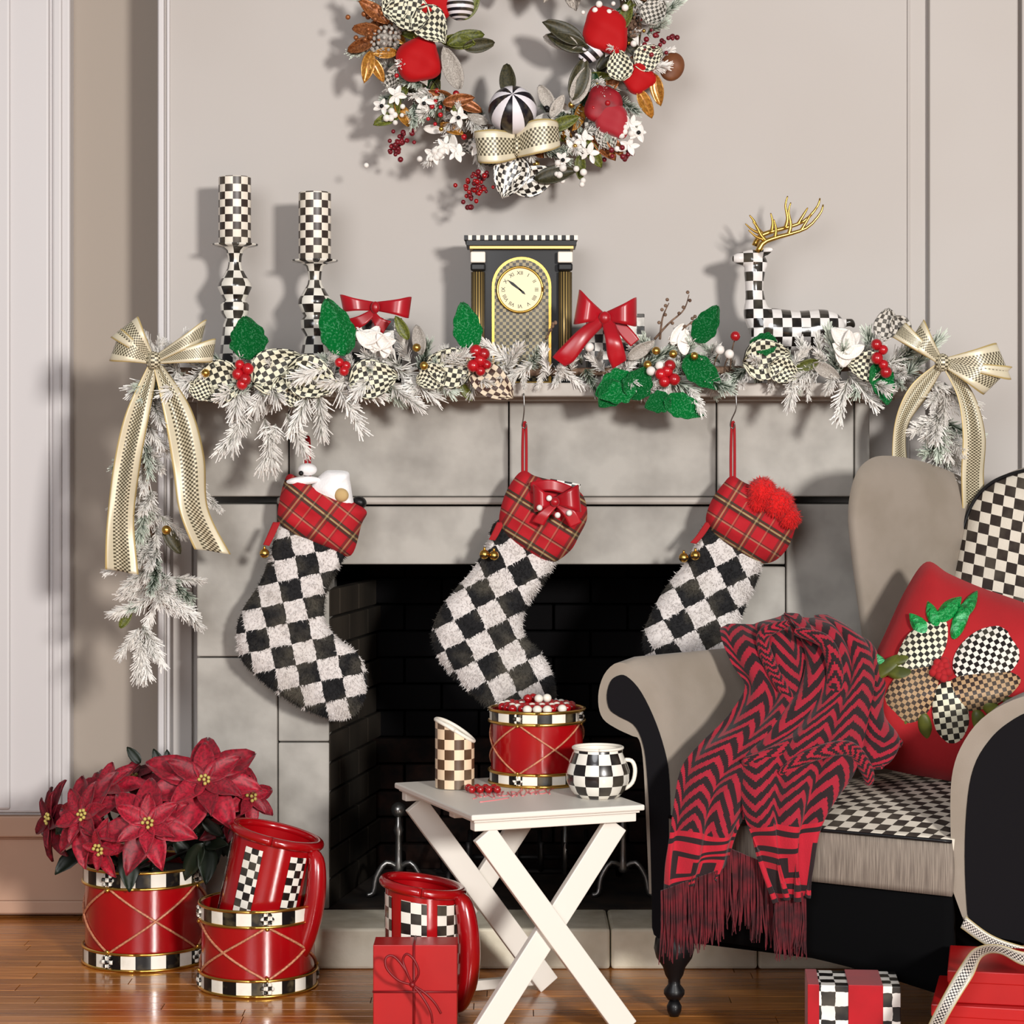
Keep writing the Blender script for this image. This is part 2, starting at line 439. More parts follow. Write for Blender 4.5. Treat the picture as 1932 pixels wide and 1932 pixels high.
def needle(name, a, b, lo=.15, hi=.6):
    m = bpy.data.materials.new(name); t = NT(m); t.b.inputs['Roughness'].default_value = .8
    tc = t.n('ShaderNodeTexCoord'); sx = t.n('ShaderNodeSeparateXYZ'); t.l(tc.outputs['UV'], sx.inputs[0])
    oi = t.n('ShaderNodeObjectInfo')
    f = t.ramp(t.math('ADD', sx.outputs[1], t.math('MULTIPLY', t.math('SUBTRACT', oi.outputs['Random'], .5), .5)), lo, hi)
    t.l(t.mix(f, lin(a), lin(b)), t.b.inputs['Base Color']); return m
mFrost = needle('flocked_needles', (128,126,114), (238,234,228), .0, .5)
mFrostG = needle('green_flocked_needles', (58,72,54), (214,222,208), .2, .85)
mCol = bpy.data.materials.new('woven_throw'); _t = NT(mCol); _a = _t.n('ShaderNodeAttribute', attribute_name='Col'); _t.l(_a.outputs['Color'], _t.b.inputs['Base Color'])
_t.b.inputs['Roughness'].default_value = .9; _t.b.inputs['Sheen Weight'].default_value = .12; _t.bump(_t.noise(300), .4, .002)
mFringe = M('dark_red_fringe', (96,5,20), .9, c2=(52,3,11), ns=40, sheen=.1)
# ------------------------------------------------------------------ room
def pbox(mb, x0, x1, y0, y1, z, zb, M_=None):
    a = at(x0, y1, z); b = at(x1, y0, z); mb.box((a.x, z-6, a.z), (b.x, zb-6, b.z), M_)
fl = MB(); fl.box((-3.2, -9, -.06), (3.2, -3.206, 0)); fl.box((-3.2, -3.206, -.06), (3.2, .12, -.014))
floor = struct('floor', fl, mWood)
pw = .0585; y = -3.205; row = 0
while y < 0:
    x = -1.9-R.random()*.9
    while x < 2.0:
        L = (.55 if y > -1.5 else 1.0)+R.random()*.8
        p = MB(); p.box((x+.0008, y+.0008, -.0135), (x+L-.0008, min(y+pw, .0)-.0008, R.uniform(-.0003, .0003)))
        if x+L > -1.75 and x < 1.75: part('plank', p, mWood, floor, smooth=False, bevel=.0006)
        x += L
    y += pw; row += 1
# left alcove wall and boards
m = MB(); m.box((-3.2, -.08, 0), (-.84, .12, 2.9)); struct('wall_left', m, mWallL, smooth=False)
xb = at(297, 0, 5.68).x
# chimney breast with the firebox hole
m = MB(); zt = at(0, 1060, 5.68).z; xl = at(612, 0, 5.68).x; xr = at(1396, 0, 5.68).x
m.box((xb, -.32, 0), (xl, .12, 2.9)); m.box((xr, -.32, 0), (2.6, .12, 2.9)); m.box((xl, -.32, zt), (xr, .12, 2.9))
struct('wall_back', m, mWall, smooth=False)
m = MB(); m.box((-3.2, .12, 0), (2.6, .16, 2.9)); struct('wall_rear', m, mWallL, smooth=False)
# left door casing built of stepped mouldings
m = MB()
pbox(m, -700, 132, -300, 1540, 5.87, 5.93); pbox(m, -700, 92, -300, 1534, 5.855, 5.9)
pbox(m, -700, 18, -300, 1528, 5.845, 5.9); pbox(m, 98, 116, -300, 1536, 5.86, 5.9)
struct('trim_1', m, mTrim, smooth=False, bevel=.006)
m = MB(); pbox(m, -700, 150, 1540, 1580, 5.845, 5.93); struct('trim_2', m, mBase, smooth=False, bevel=.004)
m = MB(); pbox(m, -700, 296, 1576, 1726, 5.875, 5.92); pbox(m, -700, 296, 1700, 1724, 5.862, 5.9); pbox(m, -700, 296, 1570, 1584, 5.868, 5.9)
struct('baseboard_left', m, mBase, smooth=False, bevel=.003)
m = MB(); pbox(m, 298, 309, -300, 1732, 5.662, 5.7); pbox(m, 314, 320, -300, 1732, 5.672, 5.7); struct('trim_3', m, mTrim, smooth=False, bevel=.003)
m = MB(); pbox(m, 1712, 1717, -300, 1735, 5.674, 5.7); pbox(m, 1754, 1920, -300, 1735, 5.652, 5.7); pbox(m, 1928, 2300, -300, 1735, 5.655, 5.7); struct('trim_4', m, mWall, smooth=False, bevel=.003)
m = MB(); pbox(m, 326, 362, 900, 1735, 5.655, 5.7); struct('trim_5', m, mWall, smooth=False, bevel=.003)  # wall strip set proud, added to keep it lit beside the surround

# ------------------------------------------------------------------ fireplace
fp = thing('fireplace', 'grey limestone fireplace with dark firebox behind the stockings', 'fireplace', at(1003, 1712, 5.5))
def slab(x0, x1, y0, y1, z=5.50, zb=5.68, m_=None, n='stone_slab'):
    b = MB(); pbox(b, x0+1.2, x1-1.2, y0+1.2, y1-1.2, z, zb); return part(n, b, m_ or mStone, fp, smooth=False, bevel=.0035)
for a, b in ((370, 545), (545, 960), (960, 1352), (1352, 1612), (1612, 1642)): slab(a, b, 742, 938)
b = MB(); pbox(b, 522, 1484, 938, 952, 5.488, 5.68); part('stone_moulding', b, mShelf, fp, smooth=False, bevel=.006)
slab(524, 960, 954, 1066, 5.515); slab(960, 1384, 954, 1066, 5.515); slab(1384, 1483, 954, 1066, 5.515)
for a, b in ((370, 524), (1483, 1642)):
    slab(a, b, 950, 1240); slab(a, b, 1240, 1716)
for a, b in ((524, 622), (1384, 1483)):
    slab(a, b, 1068, 1400, 5.512); slab(a, b, 1400, 1716, 5.512)
# shelf
m = MB(); pbox(m, 282, 1724, 722, 748, 5.36, 5.68); part('mantel_shelf', m, mShelf, fp, smooth=False, bevel=.003)
m = MB(); pbox(m, 330, 1690, 746, 756, 5.44, 5.68); part('shelf_moulding', m, mStone, fp, smooth=False, bevel=.004)
# hearth stones
hz0, hz1 = 5.283, 5.68
for a, b in ((404, 760), (760, 1152), (1152, 1430), (1430, 1700)):
    m = MB(); pa = at(a, 1752, hz0); pb = at(b, 1752, hz0)
    m.box((pa.x+.0015, hz0-6, 0), (pb.x-.0015, hz1-6-.17, pa.z)); part('hearth_stone', m, mHearth, fp, smooth=False, bevel=.007)
hearthZ = at(0, 1752, hz0).z
# firebox
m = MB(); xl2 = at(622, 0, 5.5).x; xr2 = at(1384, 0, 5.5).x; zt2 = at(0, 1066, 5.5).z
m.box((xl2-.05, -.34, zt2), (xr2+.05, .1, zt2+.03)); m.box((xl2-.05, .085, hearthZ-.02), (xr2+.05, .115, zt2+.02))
part('firebox_lining', m, mSootShade, fp, smooth=False)
m = MB(); m.box((xl2-.02, -.485, hearthZ-.03), (xr2+.02, .1, hearthZ+.002)); part('firebox_floor', m, M('firebox_floor_brown', (60,46,34), .9, c2=(20,16,13), ns=8), fp, smooth=False)  # floor inside the firebox, mottled dark brown
yb = .08; bw, bh = .19, .064
for r_ in range(12):
    z0 = hearthZ+.003+r_*(bh+.006)
    for k in range(-1, 7):
        x0 = xl2+.06+(k+(.5 if r_ % 2 else 0))*(bw+.006); x1 = x0+bw
        x0 = max(x0, xl2+.05); x1 = min(x1, xr2-.05)
        if x1-x0 < .02: continue
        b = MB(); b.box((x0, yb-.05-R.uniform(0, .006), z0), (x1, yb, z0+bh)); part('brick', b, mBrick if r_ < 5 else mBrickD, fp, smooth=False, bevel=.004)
for sgn, xa in ((1, xl2), (-1, xr2)):
    ang = math.atan2(.10, .55)
    for r_ in range(14):
        z0 = hearthZ+.003+r_*(bh+.006)
        for k in range(3):
            l0 = k*(.19)+(0 if r_ % 2 else -.095); l1 = l0+.184
            l0 = max(l0, 0.0); l1 = min(l1, .54)
            if l1-l0 < .03 or z0+bh > zt2: continue
            MM = Matrix.Translation((xa, -.5+.02, 0)) @ Matrix.Rotation(math.radians(90)-sgn*ang, 4, 'Z')
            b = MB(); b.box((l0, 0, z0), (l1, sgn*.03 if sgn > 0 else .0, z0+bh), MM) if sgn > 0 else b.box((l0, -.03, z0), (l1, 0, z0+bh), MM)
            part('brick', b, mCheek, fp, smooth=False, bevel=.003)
# andirons and grate
def andiron(px, z, label, flip=1):
    b0 = at(px, 0, z); t = thing('andiron', label, 'andiron', (b0.x, b0.y, hearthZ+.002), 'iron andirons in the firebox')
    c = Vector((b0.x, b0.y, hearthZ+.002))
    m = MB(); prof = [(.010,.06),(.014,.07),(.009,.09),(.008,.15),(.013,.165),(.008,.18),(.006,.20)]
    m.lathe(prof, 14, M=Matrix.Translation(c)); part('post', m, mIronB, t)
    m = MB(); m.ball(c+Vector((0,0,.214)), .019, 14, 10); part('finial', m, mIronB, t)
    for s in (-1, 1):
        m = MB(); m.tube(cr([c+Vector((0,0,.07)), c+Vector((s*.03,-.008,.085)), c+Vector((s*.055,-.012,.05)), c+Vector((s*.062,-.015,.012)), c+Vector((s*.078,-.015,.006))], 12), .007, 8); part('foot', m, mIronB, t)
    m = MB(); m.tube([c+Vector((0,0,.075)), c+Vector((0,.20,.07)), c+Vector((0,.24,.01))], .009, 8); part('log_bar', m, mIron, t)
andiron(752, 5.66, 'iron andiron left of the red pitcher, behind the side table')
andiron(1176, 5.66, 'iron andiron with curved foot, seen right of the table leg')
g = thing('fire_grate', 'dark iron fire grate low in the firebox behind the table', 'fire grate', at(975, 0, 5.68)*1)
gl = at(975, 0, 5.7); g.location = (gl.x, -.3, hearthZ+.01)
for k in range(7):
    x = gl.x-.18+k*.06; m = MB(); m.tube(cr([(x,-.36,hearthZ+.14),(x,-.34,hearthZ+.07),(x,-.2,hearthZ+.055),(x,-.08,hearthZ+.12)], 10), .007, 6); part('bar', m, mIron, g)
for yy in (-.32, -.12):
    m = MB(); m.tube([(gl.x-.2,yy,hearthZ+.06),(gl.x+.2,yy,hearthZ+.06)], .008, 6); part('rail', m, mIron, g)
    for s in (-.17, .17):
        m = MB(); m.tube([(gl.x+s,yy,hearthZ+.06),(gl.x+s,yy,hearthZ+.003)], .008, 6); part('foot', m, mIron, g)
m = MB(); c = Vector((at(1066,0,5.66).x, -.36, hearthZ+.14)); m.ball(c+Vector((0,0,.055)), .015, 12, 8); m.tube([c+Vector((0,0,-.08)), c+Vector((0,0,.045))], .006, 8); part('finial', m, mIronB, g)

SH = at(0, 722, 5.36).z      # shelf top height

# ------------------------------------------------------------------ candlesticks and candles
def px(z): return z/F
def candle_set(cx, ytop, ysau, z, lab, labc):
    s = px(z); X = at(cx, 0, z).x; Y = z-6; H = lambda y_: at(0, y_, z).z
    t = thing('candlestick', lab, 'candlestick', (X, Y, SH), 'checked candlesticks on the mantel')
    T = Matrix.Translation((X, Y, 0)); d = ysau
    bod = [(0, SH), (40, SH), (42, SH+.008), (34, SH+.018), (22, H(d+150)), (18, H(d+140)), (26, H(d+128)), (27, H(d+112)), (20, H(d+104)), (24, H(d+98)), (32, H(d+80)), (31, H(d+72)), (22, H(d+58)), (14, H(d+44)), (12, H(d+34)), (13, H(d+22)), (17, H(d+10)), (26, H(d+4))]
    m = MB(); m.lathe([(r_*s, z_) for r_, z_ in bod], 40, un=8, vs=1/(17*s), M=T); part('stem', m, CKP, t)
    m = MB(); m.lathe([(0.001, H(d+4)), (26*s, H(d+4)), (43*s, H(d+1)), (44*s, H(d-2)), (40*s, H(d-1)), (.001, H(d))], 40, un=20, vs=.2/s/10, M=T); part('saucer', m, CKP, t)
    c = thing('candle', labc, 'candle', (X, Y, H(ysau)), 'checked pillar candles')
    n = 40; r_ = 30.5*s; m = MB()
    top = H(ytop)
    m.lathe([(0.001, H(ysau)), (r_*.97, H(ysau)), (r_, H(ysau)+.003), (r_, top-.002), (r_*.93, top), (r_*.86, top-.006), (.001, top-.008)], n, un=12, vs=1/(14.2*s), M=T); part('wax', m, CKC, c, sharp=40)
    m = MB(); m.tube([(X, Y, top-.008), (X+.001, Y, top+.004)], .0012, 6); part('wick', m, mBlack, c)
candle_set(443, 334, 463, 5.52, 'taller checked candlestick, left end of the mantel', 'checked pillar candle standing higher, furthest left')
candle_set(594, 363, 493, 5.50, 'shorter checked candlestick beside the gift box', 'checked pillar candle standing lower, near the gift box')

# ------------------------------------------------------------------ clock
def clock():
    z = 5.50; s = px(z); H = lambda y_: at(0, y_, z).z; X = lambda x_: at(x_, 0, z).x
    t = thing('mantel_clock', 'black and gold mantel clock with cream dial and checked front', 'clock', (X(983), z-6, SH))
    def bb(n, x0, x1, y0, y1, d0, d1, m_, bev=.001, lab=None, par=None):
        b = MB(); b.box((X(x0), z-6-d0, H(y1)), (X(x1), z-6+d1, H(y0))); return part(n, b, m_, par or t, smooth=False, bevel=bev, label=lab)
    bb('case', 892, 1076, 470, 726, .0, .09, mBlack)
    bb('cornice', 880, 1087, 455, 465, .025, .095, mBlack)
    bb('gilt_moulding', 886, 1082, 465, 471, .02, .092, mGoldD)
    n = 28
    for k in range(n):
        x0 = 876+k*(1090-876)/n
        bb('cornice_tooth', x0, x0+(1090-876)/n-.3, 446, 455, .03, .0, mBlack if k % 2 == 0 else mIvory, .0005)
    bb('cornice_back', 877, 1089, 447, 455, .022, .097, mBlack)
    for cx in (902, 1066):
        c = MB(); T = Matrix.Translation((X(cx), z-6-.008, 0))
        rr = 12.5*s
        c.lathe([(rr, H(726)), (rr, H(514))], 40, M=T, cap=True)
        part('column', c, mGoldD, t)
        f = MB()
        for q in range(-3, 4):
            a = math.radians(q*24); xx = X(cx)+math.sin(a)*rr; yy = z-6-.008-math.cos(a)*rr
            f.tube([(xx, yy, H(726)), (xx, yy, H(514))], 1.0*s, 6)
        part('flute', f, mBlack, t)
        bb('capital', cx-14, cx+14, 476, 497, .024, .0, mIvory, .003)
        bb('capital_base', cx-14, cx+14, 498, 512, .024, .0, mBlack, .004)
        bb('column_foot', cx-15, cx+15, 706, 726, .026, .0, mBlack, .003)
    # arched check panel with gilt edge
    def arch(mb, x0, x1, ytop, ybot, d, uvs):
        cx = (x0+x1)/2; r_ = (x1-x0)/2; pts = [(x0, ybot), (x1, ybot)]+[(cx+r_*math.cos(a), ytop+r_-r_*math.sin(a)) for a in [math.pi*k/24 for k in range(25)]]
        V = [Vector((X(a), z-6-d, H(b))) for a, b in pts]; V2 = [v+Vector((0, .006, 0)) for v in V]; nn = len(V)
        mb.add(V+V2, [tuple(range(nn)), tuple(range(nn, 2*nn))[::-1]]+[(k, nn+k, nn+(k+1) % nn, (k+1) % nn) for k in range(nn)],
               [[(a/uvs, b/uvs) for a, b in pts], [(0,0)]*nn]+[[(0,0)]*4]*nn)
    m = MB(); arch(m, 928, 1040, 485, 722, .004, 6); part('gilt_frame', m, mGold, t, smooth=False)
    m = MB(); arch(m, 933, 1035, 490, 720, .006, 6.2); part('check_panel', m, CKK, t, smooth=False)
    c0 = Vector((X(981), z-6-.008, H(547)))
    Rm = Matrix.Translation(c0) @ Matrix.Rotation(math.radians(90), 4, 'X')
    m = MB(); m.lathe([(40*s, 0), (40*s, .003), (.0005, .0035)], 48, M=Rm); part('dial', m, mDial, t, sharp=30)
    m = MB(); m.tube([c0+Vector((math.cos(a)*42.5*s, -.003, math.sin(a)*42.5*s)) for a in [2*math.pi*k/48 for k in range(49)]], 2.4*s, 8); part('bezel', m, mGold, t)
    def txt(body, loc, size, ang, m_, par):
        cu = bpy.data.curves.new('t', 'FONT'); cu.body = body; cu.size = size; cu.align_x = 'CENTER'; cu.align_y = 'CENTER'; cu.extrude = .0004
        ob = bpy.data.objects.new('t', cu); col.objects.link(ob); dg = bpy.context.evaluated_depsgraph_get()
        me = bpy.data.meshes.new_from_object(ob.evaluated_get(dg)); bpy.data.objects.remove(ob); me.materials.clear(); me.materials.append(m_)
        MM = Matrix.Translation(loc) @ Matrix.Rotation(math.radians(90), 4, 'X') @ Matrix.Rotation(ang, 4, 'Z')
        me.transform(MM); me.transform(Matrix.Translation(-wloc(par)))
        o = bpy.data.objects.new('numeral', me); col.objects.link(o); o.parent = par
    nm = ['XII','I','II','III','IIII','V','VI','VII','VIII','IX','X','XI']
    dial = [o for o in t.children if o.name.startswith('dial')][0] if t.children else None
    for k in range(12):
        a = math.radians(90-30*k); txt(nm[k], c0+Vector((math.cos(a)*31*s, -.0036, math.sin(a)*31*s)), 10*s, a-math.pi/2, mBlack, dial)
    def hand(a, L, wd):
        d = Vector((math.cos(a), 0, math.sin(a))); q = Vector((-math.sin(a), 0, math.cos(a)))
        m = MB(); V = [c0+Vector((0,-.0048,0))+d*(-.15*L)+q*wd*.5, c0+Vector((0,-.0048,0))+d*(-.15*L)-q*wd*.5, c0+Vector((0,-.0048,0))+d*L*.6-q*wd, c0+Vector((0,-.0048,0))+d*L, c0+Vector((0,-.0048,0))+d*L*.6+q*wd]
        m.add(V+[v+Vector((0,.0008,0)) for v in V], [(0,1,2,3,4),(9,8,7,6,5)]+[(k, 5+k, 5+(k+1) % 5, (k+1) % 5) for k in range(5)]); part('hand', m, mBlack, t, smooth=False)
    hand(math.radians(142), 30*s, 2.6*s); hand(math.radians(-42), 14*s, 2.2*s)
clock()

# ------------------------------------------------------------------ reindeer
def reindeer():
    z = 5.50; P = lambda x_, y_, d=0: at(x_, y_, z-d)
    s = px(z)
    t = thing('reindeer_figurine', 'checked reindeer figurine with gold antlers standing on the mantel', 'figurine', Vector((P(1490, 700).x, z-6, SH)))
    m = MB()
    def tb(pts, n=16): m.tube(cr([P(a, b, d) for a, b, d, r_ in pts], 26), [v.x for v in cr([(r_*s, 0, 0) for a, b, d, r_ in pts], 26)], n)
    tb([(1381,488,0,5),(1390,488,0,10),(1403,488,0,14),(1418,490,0,20),(1430,498,0,19),(1432,508,0,14)])
    tb([(1424,486,0,14),(1424,510,0,20),(1423,540,0,17),(1425,566,0,19),(1428,590,0,26),(1442,614,0,32),(1448,634,0,30)])
    tb([(1430,612,0,26),(1448,616,0,36),(1480,624,0,40),(1515,625,0,39),(1550,620,0,37),(1575,620,0,30),(1592,622,0,14)], 20)
    for x_, d, dx in ((1432, .022, -2), (1446, -.02, 6), (1566, .022, 6), (1578, -.02, 12)):
        tb([(x_,620,d,17),(x_+dx,655,d,12),(x_+dx*.5,690,d,7.5),(x_,712,d,7),(x_-2,726,d,9)], 12)
    for d in (.016, -.016):
        tb([(1434,482,d,5),(1446,474,d*2.2,8),(1458,470,d*3,3)], 10)
    tb([(1588,612,0,7),(1604,608,0,8),(1612,618,0,3)], 10)
    o = part('body', m, CKD, t)
    r_ = o.modifiers.new('r', 'REMESH'); r_.mode = 'VOXEL'; r_.voxel_size = .0028; r_.use_smooth_shade = True
    q = o.modifiers.new('sm', 'SMOOTH'); q.iterations = 6; q.factor = .6
    for d, dx, dy in ((.018, 0, 0), (-.022, -6, -12)):
        a = MB(); Q = lambda x_, y_, e=0: P(x_+dx, y_+dy, d+e)
        def an(pts, r0, r1):
            n = 14; a.tube(cr([Q(*p) for p in pts], n), [(r0+(r1-r0)*k/n)*s for k in range(n+1)], 8)
        an([(1430,476),(1440,458),(1465,448),(1495,440),(1525,428),(1548,402),(1553,386)], 6, 1.5)
        an([(1446,455),(1436,444),(1428,428),(1420,418)], 4.5, 1.2)
        an([(1462,449),(1464,432),(1460,414)], 4.2, 1.2)
        an([(1488,442),(1492,424),(1488,400),(1492,382)], 4.2, 1.2)
        an([(1512,434),(1524,414),(1530,404)], 3.6, 1.2)
        an([(1440,452),(1426,446),(1412,434)], 3.6, 1.0)
        part('antler', a, mGold, t)
reindeer()

# ------------------------------------------------------------------ gift boxes and bows
def loopbow(mb, c, tips, z, wk=10, bul=.03, uvw=1):
    # c knot px; tips: list of (upper px, lower px) for the outer end of each loop
    for (ux, uy), (lx, ly) in tips:
        mx, my = (ux+lx)/2, (uy+ly)/2
        f = .6
        L = [(c[0], c[1]-wk*.6, z), (c[0]+(ux-c[0])*f, c[1]+(uy-c[1])*f-2, z-bul), (ux, uy, z-bul*.5), (ux+(ux-c[0])*.04, uy+2, z+bul*.3), (c[0]+(ux-c[0])*.55, c[1]+(uy-c[1])*.45, z+bul*.8), (c[0], c[1]-wk*.5, z+.006)]
        Q = [(c[0], c[1]+wk*.6, z), (c[0]+(lx-c[0])*f, c[1]+(ly-c[1])*f+2, z-bul), (lx, ly, z-bul*.5), (lx+(lx-c[0])*.04, ly-2, z+bul*.3), (c[0]+(lx-c[0])*.55, c[1]+(ly-c[1])*.45, z+bul*.8), (c[0], c[1]+wk*.5, z+.006)]
        strip2(mb, L, Q, 26, 6, .0012)
def boxthing(name, label, cat, x0, x1, y0, z, depth, mat, base, group=None, rot=0, uvs=.02):
    a = at(x0, y0, z); b = at(x1, y0, z); t = thing(name, label, cat, ((a.x+b.x)/2, z-6+depth/2, base), group)
    c = Vector(t.location); T = Matrix.Translation(c) @ Matrix.Rotation(math.radians(rot), 4, 'Z'); w2 = (b.x-a.x)/2
    m = MB(); m.box((-w2, -depth/2, 0), (w2, depth/2, a.z-base), T)
    m.uv = [[(p[0]/uvs, p[1]/uvs) for p in u] for u in m.uv]
    part('box', m, mat, t, smooth=False, bevel=.0015); return t, T, w2, a.z-base
t, T, w2, hh = boxthing('gift_box', 'black and white gift box with red satin bow between candlestick and clock', 'gift box', 664, 758, 600, 5.44, .11, CKG, SH, uvs=.026)
m = MB(); m.box((-.012, -.0575, 0), (.012, .0575, hh+.0015), T); part('ribbon_band', m, mRedB, t, smooth=False)
m = MB(); loopbow(m, (708, 578), [((646, 556), (652, 588)), ((771, 560), (766, 600))], 5.40, 14, .022)
strip2(m, [(700,584,5.39),(676,596,5.38),(655,602,5.385)], [(712,590,5.39),(690,612,5.38),(672,622,5.385)], 14)
strip2(m, [(706,586,5.39),(720,600,5.38),(738,606,5.385)], [(700,594,5.39),(708,616,5.38),(722,630,5.385)], 14)
m.ball(at(708, 580, 5.385), .012, 12, 8, .9, .7, 1.2); part('bow', m, mRedB, t)
m = MB(); m.box((-.075, -.0, .0), (-.055, .002, .03), T)
t, T, w2, hh = boxthing('gift_box', 'small checked gift box under the big red bow, right of the clock', 'gift box', 1108, 1216, 592, 5.44, .10, CKG, SH, uvs=.02)
m = MB(); m.box((-.010, -.0525, 0), (.010, .0525, hh+.0015), T); part('ribbon_band', m, mRedB, t, smooth=False)
b = solo('red_bow', (lambda q: (loopbow(q, (1140, 598), [((1096, 548), (1086, 612)), ((1196, 562), (1196, 616))], 5.30, 13, .028),
    strip2(q, [(1128,596,5.29),(1092,622,5.27),(1056,658,5.27),(1042,674,5.28)], [(1142,612,5.29),(1110,645,5.27),(1084,680,5.27),(1066,692,5.28)], 20, bulge=.004),
    strip2(q, [(1134,604,5.29),(1142,640,5.265),(1146,672,5.27),(1156,696,5.28)], [(1158,602,5.29),(1172,640,5.265),(1180,668,5.27),(1182,680,5.28)], 20, bulge=.004),
    strip2(q, [(1146,596,5.295),(1168,630,5.29),(1190,654,5.29)], [(1160,590,5.295),(1190,620,5.29),(1206,640,5.29)], 14),
    q.ball(at(1141, 600, 5.285), .014, 12, 8, 1, .7, 1.1), q)[-1])(MB()), mRedB,
    'large red satin bow with two hanging tails in the garland, right of the clock', 'bow', base=at(1141, 600, 5.285))
# ------------------------------------------------------------------ greenery meshes (shared)
def sprig_mesh(seed, L=.105, n=150, nl=.038, wd=.0019, sp=50):
    r = random.Random(seed); m = MB()
    m.tube([(0,0,0),(L*.5,0,.004),(L,0,.012)], [.0018,.0014,.0006], 4)
    for k in range(n):
        t = r.random()**.8; o = Vector((L*t*1.0, 0, .012*t*t)); a = r.uniform(0, 2*math.pi)
        b = math.radians(r.uniform(sp*.55, sp*1.25)*(1-.55*t)); l = nl*r.uniform(.6, 1.15)
        d = Vector((math.cos(b), math.sin(b)*math.cos(a), math.sin(b)*math.sin(a)))
        u = d.orthogonal().normalized(); v = d.cross(u); w_ = wd*r.uniform(.7, 1.3)
        p = [o+u*w_, o+(-u*.5+v*.87)*w_, o+(-u*.5-v*.87)*w_]; e = o+d*l
        q = [e*.999+(x-o)*.55 for x in p]
        m.add(p+q, [(0,1,4,3),(1,2,5,4),(2,0,3,5),(3,4,5)], [[(0,0),(0,0),(0,1),(0,1)]]*3+[[(0,1)]*3])
    return m.mesh('pine_sprig', False)
SP = [sprig_mesh(k) for k in range(5)]
SPS = [sprig_mesh(20+k, .07, 110, .030, .0017, 62) for k in range(3)]
for s_ in SP+SPS: s_.materials.append(mFrost)
def leaf_mesh(L, W, cup=.15, droop=.15, serr=0, tip=.8, th=.0011, uvs=.0055, vein=.0, nu=12, nv=6):
    def prof(u):
        a = math.sin(math.pi*min(1, u)**tip)**.75 if 0 < u < 1 else 0
        if serr: a *= 1+serr*math.sin(u*math.pi*7)
        return a
    def fn(u, v):
        q = (v-.5)*2; wd = prof(max(.004, min(.996, u)))*W*.5
        return Vector((L*u, q*wd, cup*W*(q*q)*(1 if u < 1 else 0)-droop*L*u*u-(vein*W*(1-abs(q)) if vein else 0)))
    m = MB(); m.sheet(fn, nu, nv, th, uvfn=lambda u, v: (u*L/uvs, (v-.5)*W/uvs*1.0)); return m.mesh('leaf', True)
def bake(me, m_): me.materials.append(m_); return me
HOL = bake(leaf_mesh(1, .85, .10, .05, .09, .75, .02, .1, vein=.08), mGreen)
HOLN = bake(leaf_mesh(1, .58, .14, .05, .07, .72, .02, .1, vein=.08), mGreen)
CKLEAF = bake(leaf_mesh(1, .82, .22, .12, 0, .72, .025, .098), CKL)
CKLEAFB = bake(leaf_mesh(1, .62, .2, .1, 0, .8, .025, .11), CKB)
CKG1 = bake(leaf_mesh(1, .7, .2, .1, 0, .8, .025, .13), CKH)
PLAIN = bake(leaf_mesh(1, .42, .25, .15, 0, .85, .02, .1), mOlive)
WIDE = bake(leaf_mesh(1, .8, .15, .1, 0, .8, .02, .1), mWhite)
PETAL = bake(leaf_mesh(1, .5, .2, .05, 0, .9, .03, .1), mWhite)
BER = MB(); BER.ball((0,0,0), 1, 12, 8); BER = bake(BER.mesh('berry'), mBerry)
def cam_frame(x_, y_, z, ang, s, tilt=0, roll=0):
    # leaf whose stem end is at the pixel point; ang in degrees, counter-clockwise in the picture
    a = math.radians(ang); xd = Vector((math.cos(a), 0, math.sin(a))); nd = Vector((0, -1, 0))
    t = math.radians(tilt); xd2 = xd*math.cos(t)+nd*math.sin(t); nd2 = nd*math.cos(t)-xd*math.sin(t)
    yd = nd2.cross(xd2); rr = math.radians(roll); nd3 = nd2*math.cos(rr)+yd*math.sin(rr)
    return frame(at(x_, y_, z), xd2, nd3, s)
def leafc(me, par, cx, cy, z, ang, Lpx, mat=None, name='leaf', tilt=None, roll=None, lab=None):
    L = Lpx*z/F; a = math.radians(ang); sx = cx-math.cos(a)*Lpx/2; sy = cy+math.sin(a)*Lpx/2
    return inst(name, me, par, cam_frame(sx, sy, z, ang, L, R.uniform(-12, 14) if tilt is None else tilt, R.uniform(-18, 18) if roll is None else roll), mat, lab)
def berry(par, x_, y_, z, rpx, mat=None, name='berry'):
    return inst(name, BER, par, Matrix.Translation(at(x_, y_, z)) @ Matrix.Scale(rpx*z/F, 4), mat)
def sprig(par, x_, y_, z, ang, s=1.0, tilt=0, mat=None, small=False):
    me = R.choice(SPS if small else SP)
    return inst('pine_sprig', me, par, cam_frame(x_, y_, z, ang, s, tilt, R.uniform(-90, 90)), mat)

# ------------------------------------------------------------------ garland on the mantel
ga = thing('garland', 'flocked pine garland draped along the mantel and down both ends', 'garland', at(966, 700, 5.4))
env = [(255,640,720),(300,615,760),(350,620,790),(400,650,810),(450,660,850),(500,650,862),(550,660,850),(600,640,806),(660,660,812),(720,640,800),(765,600,780),(820,640,756),(880,650,765),(950,622,752),(1020,640,742),(1080,650,752),(1140,660,770),(1200,640,772),(1260,590,770),(1320,620,765),(1400,650,745),(1470,640,748),(1540,620,756),(1600,590,782),(1650,585,776),(1700,600,740),(1750,620,780)]
def envat(x_):
    for (a, b, c), (d, e, f) in zip(env, env[1:]):
        if a <= x_ <= d: t = (x_-a)/(d-a); return b+(e-b)*t, c+(f-c)*t
    return env[-1][1:] if x_ > 900 else env[0][1:]
m = MB(); m.tube(cr([at(300,700,5.40),at(600,705,5.385),at(966,702,5.385),at(1300,700,5.385),at(1700,690,5.40)], 60), .010, 8)
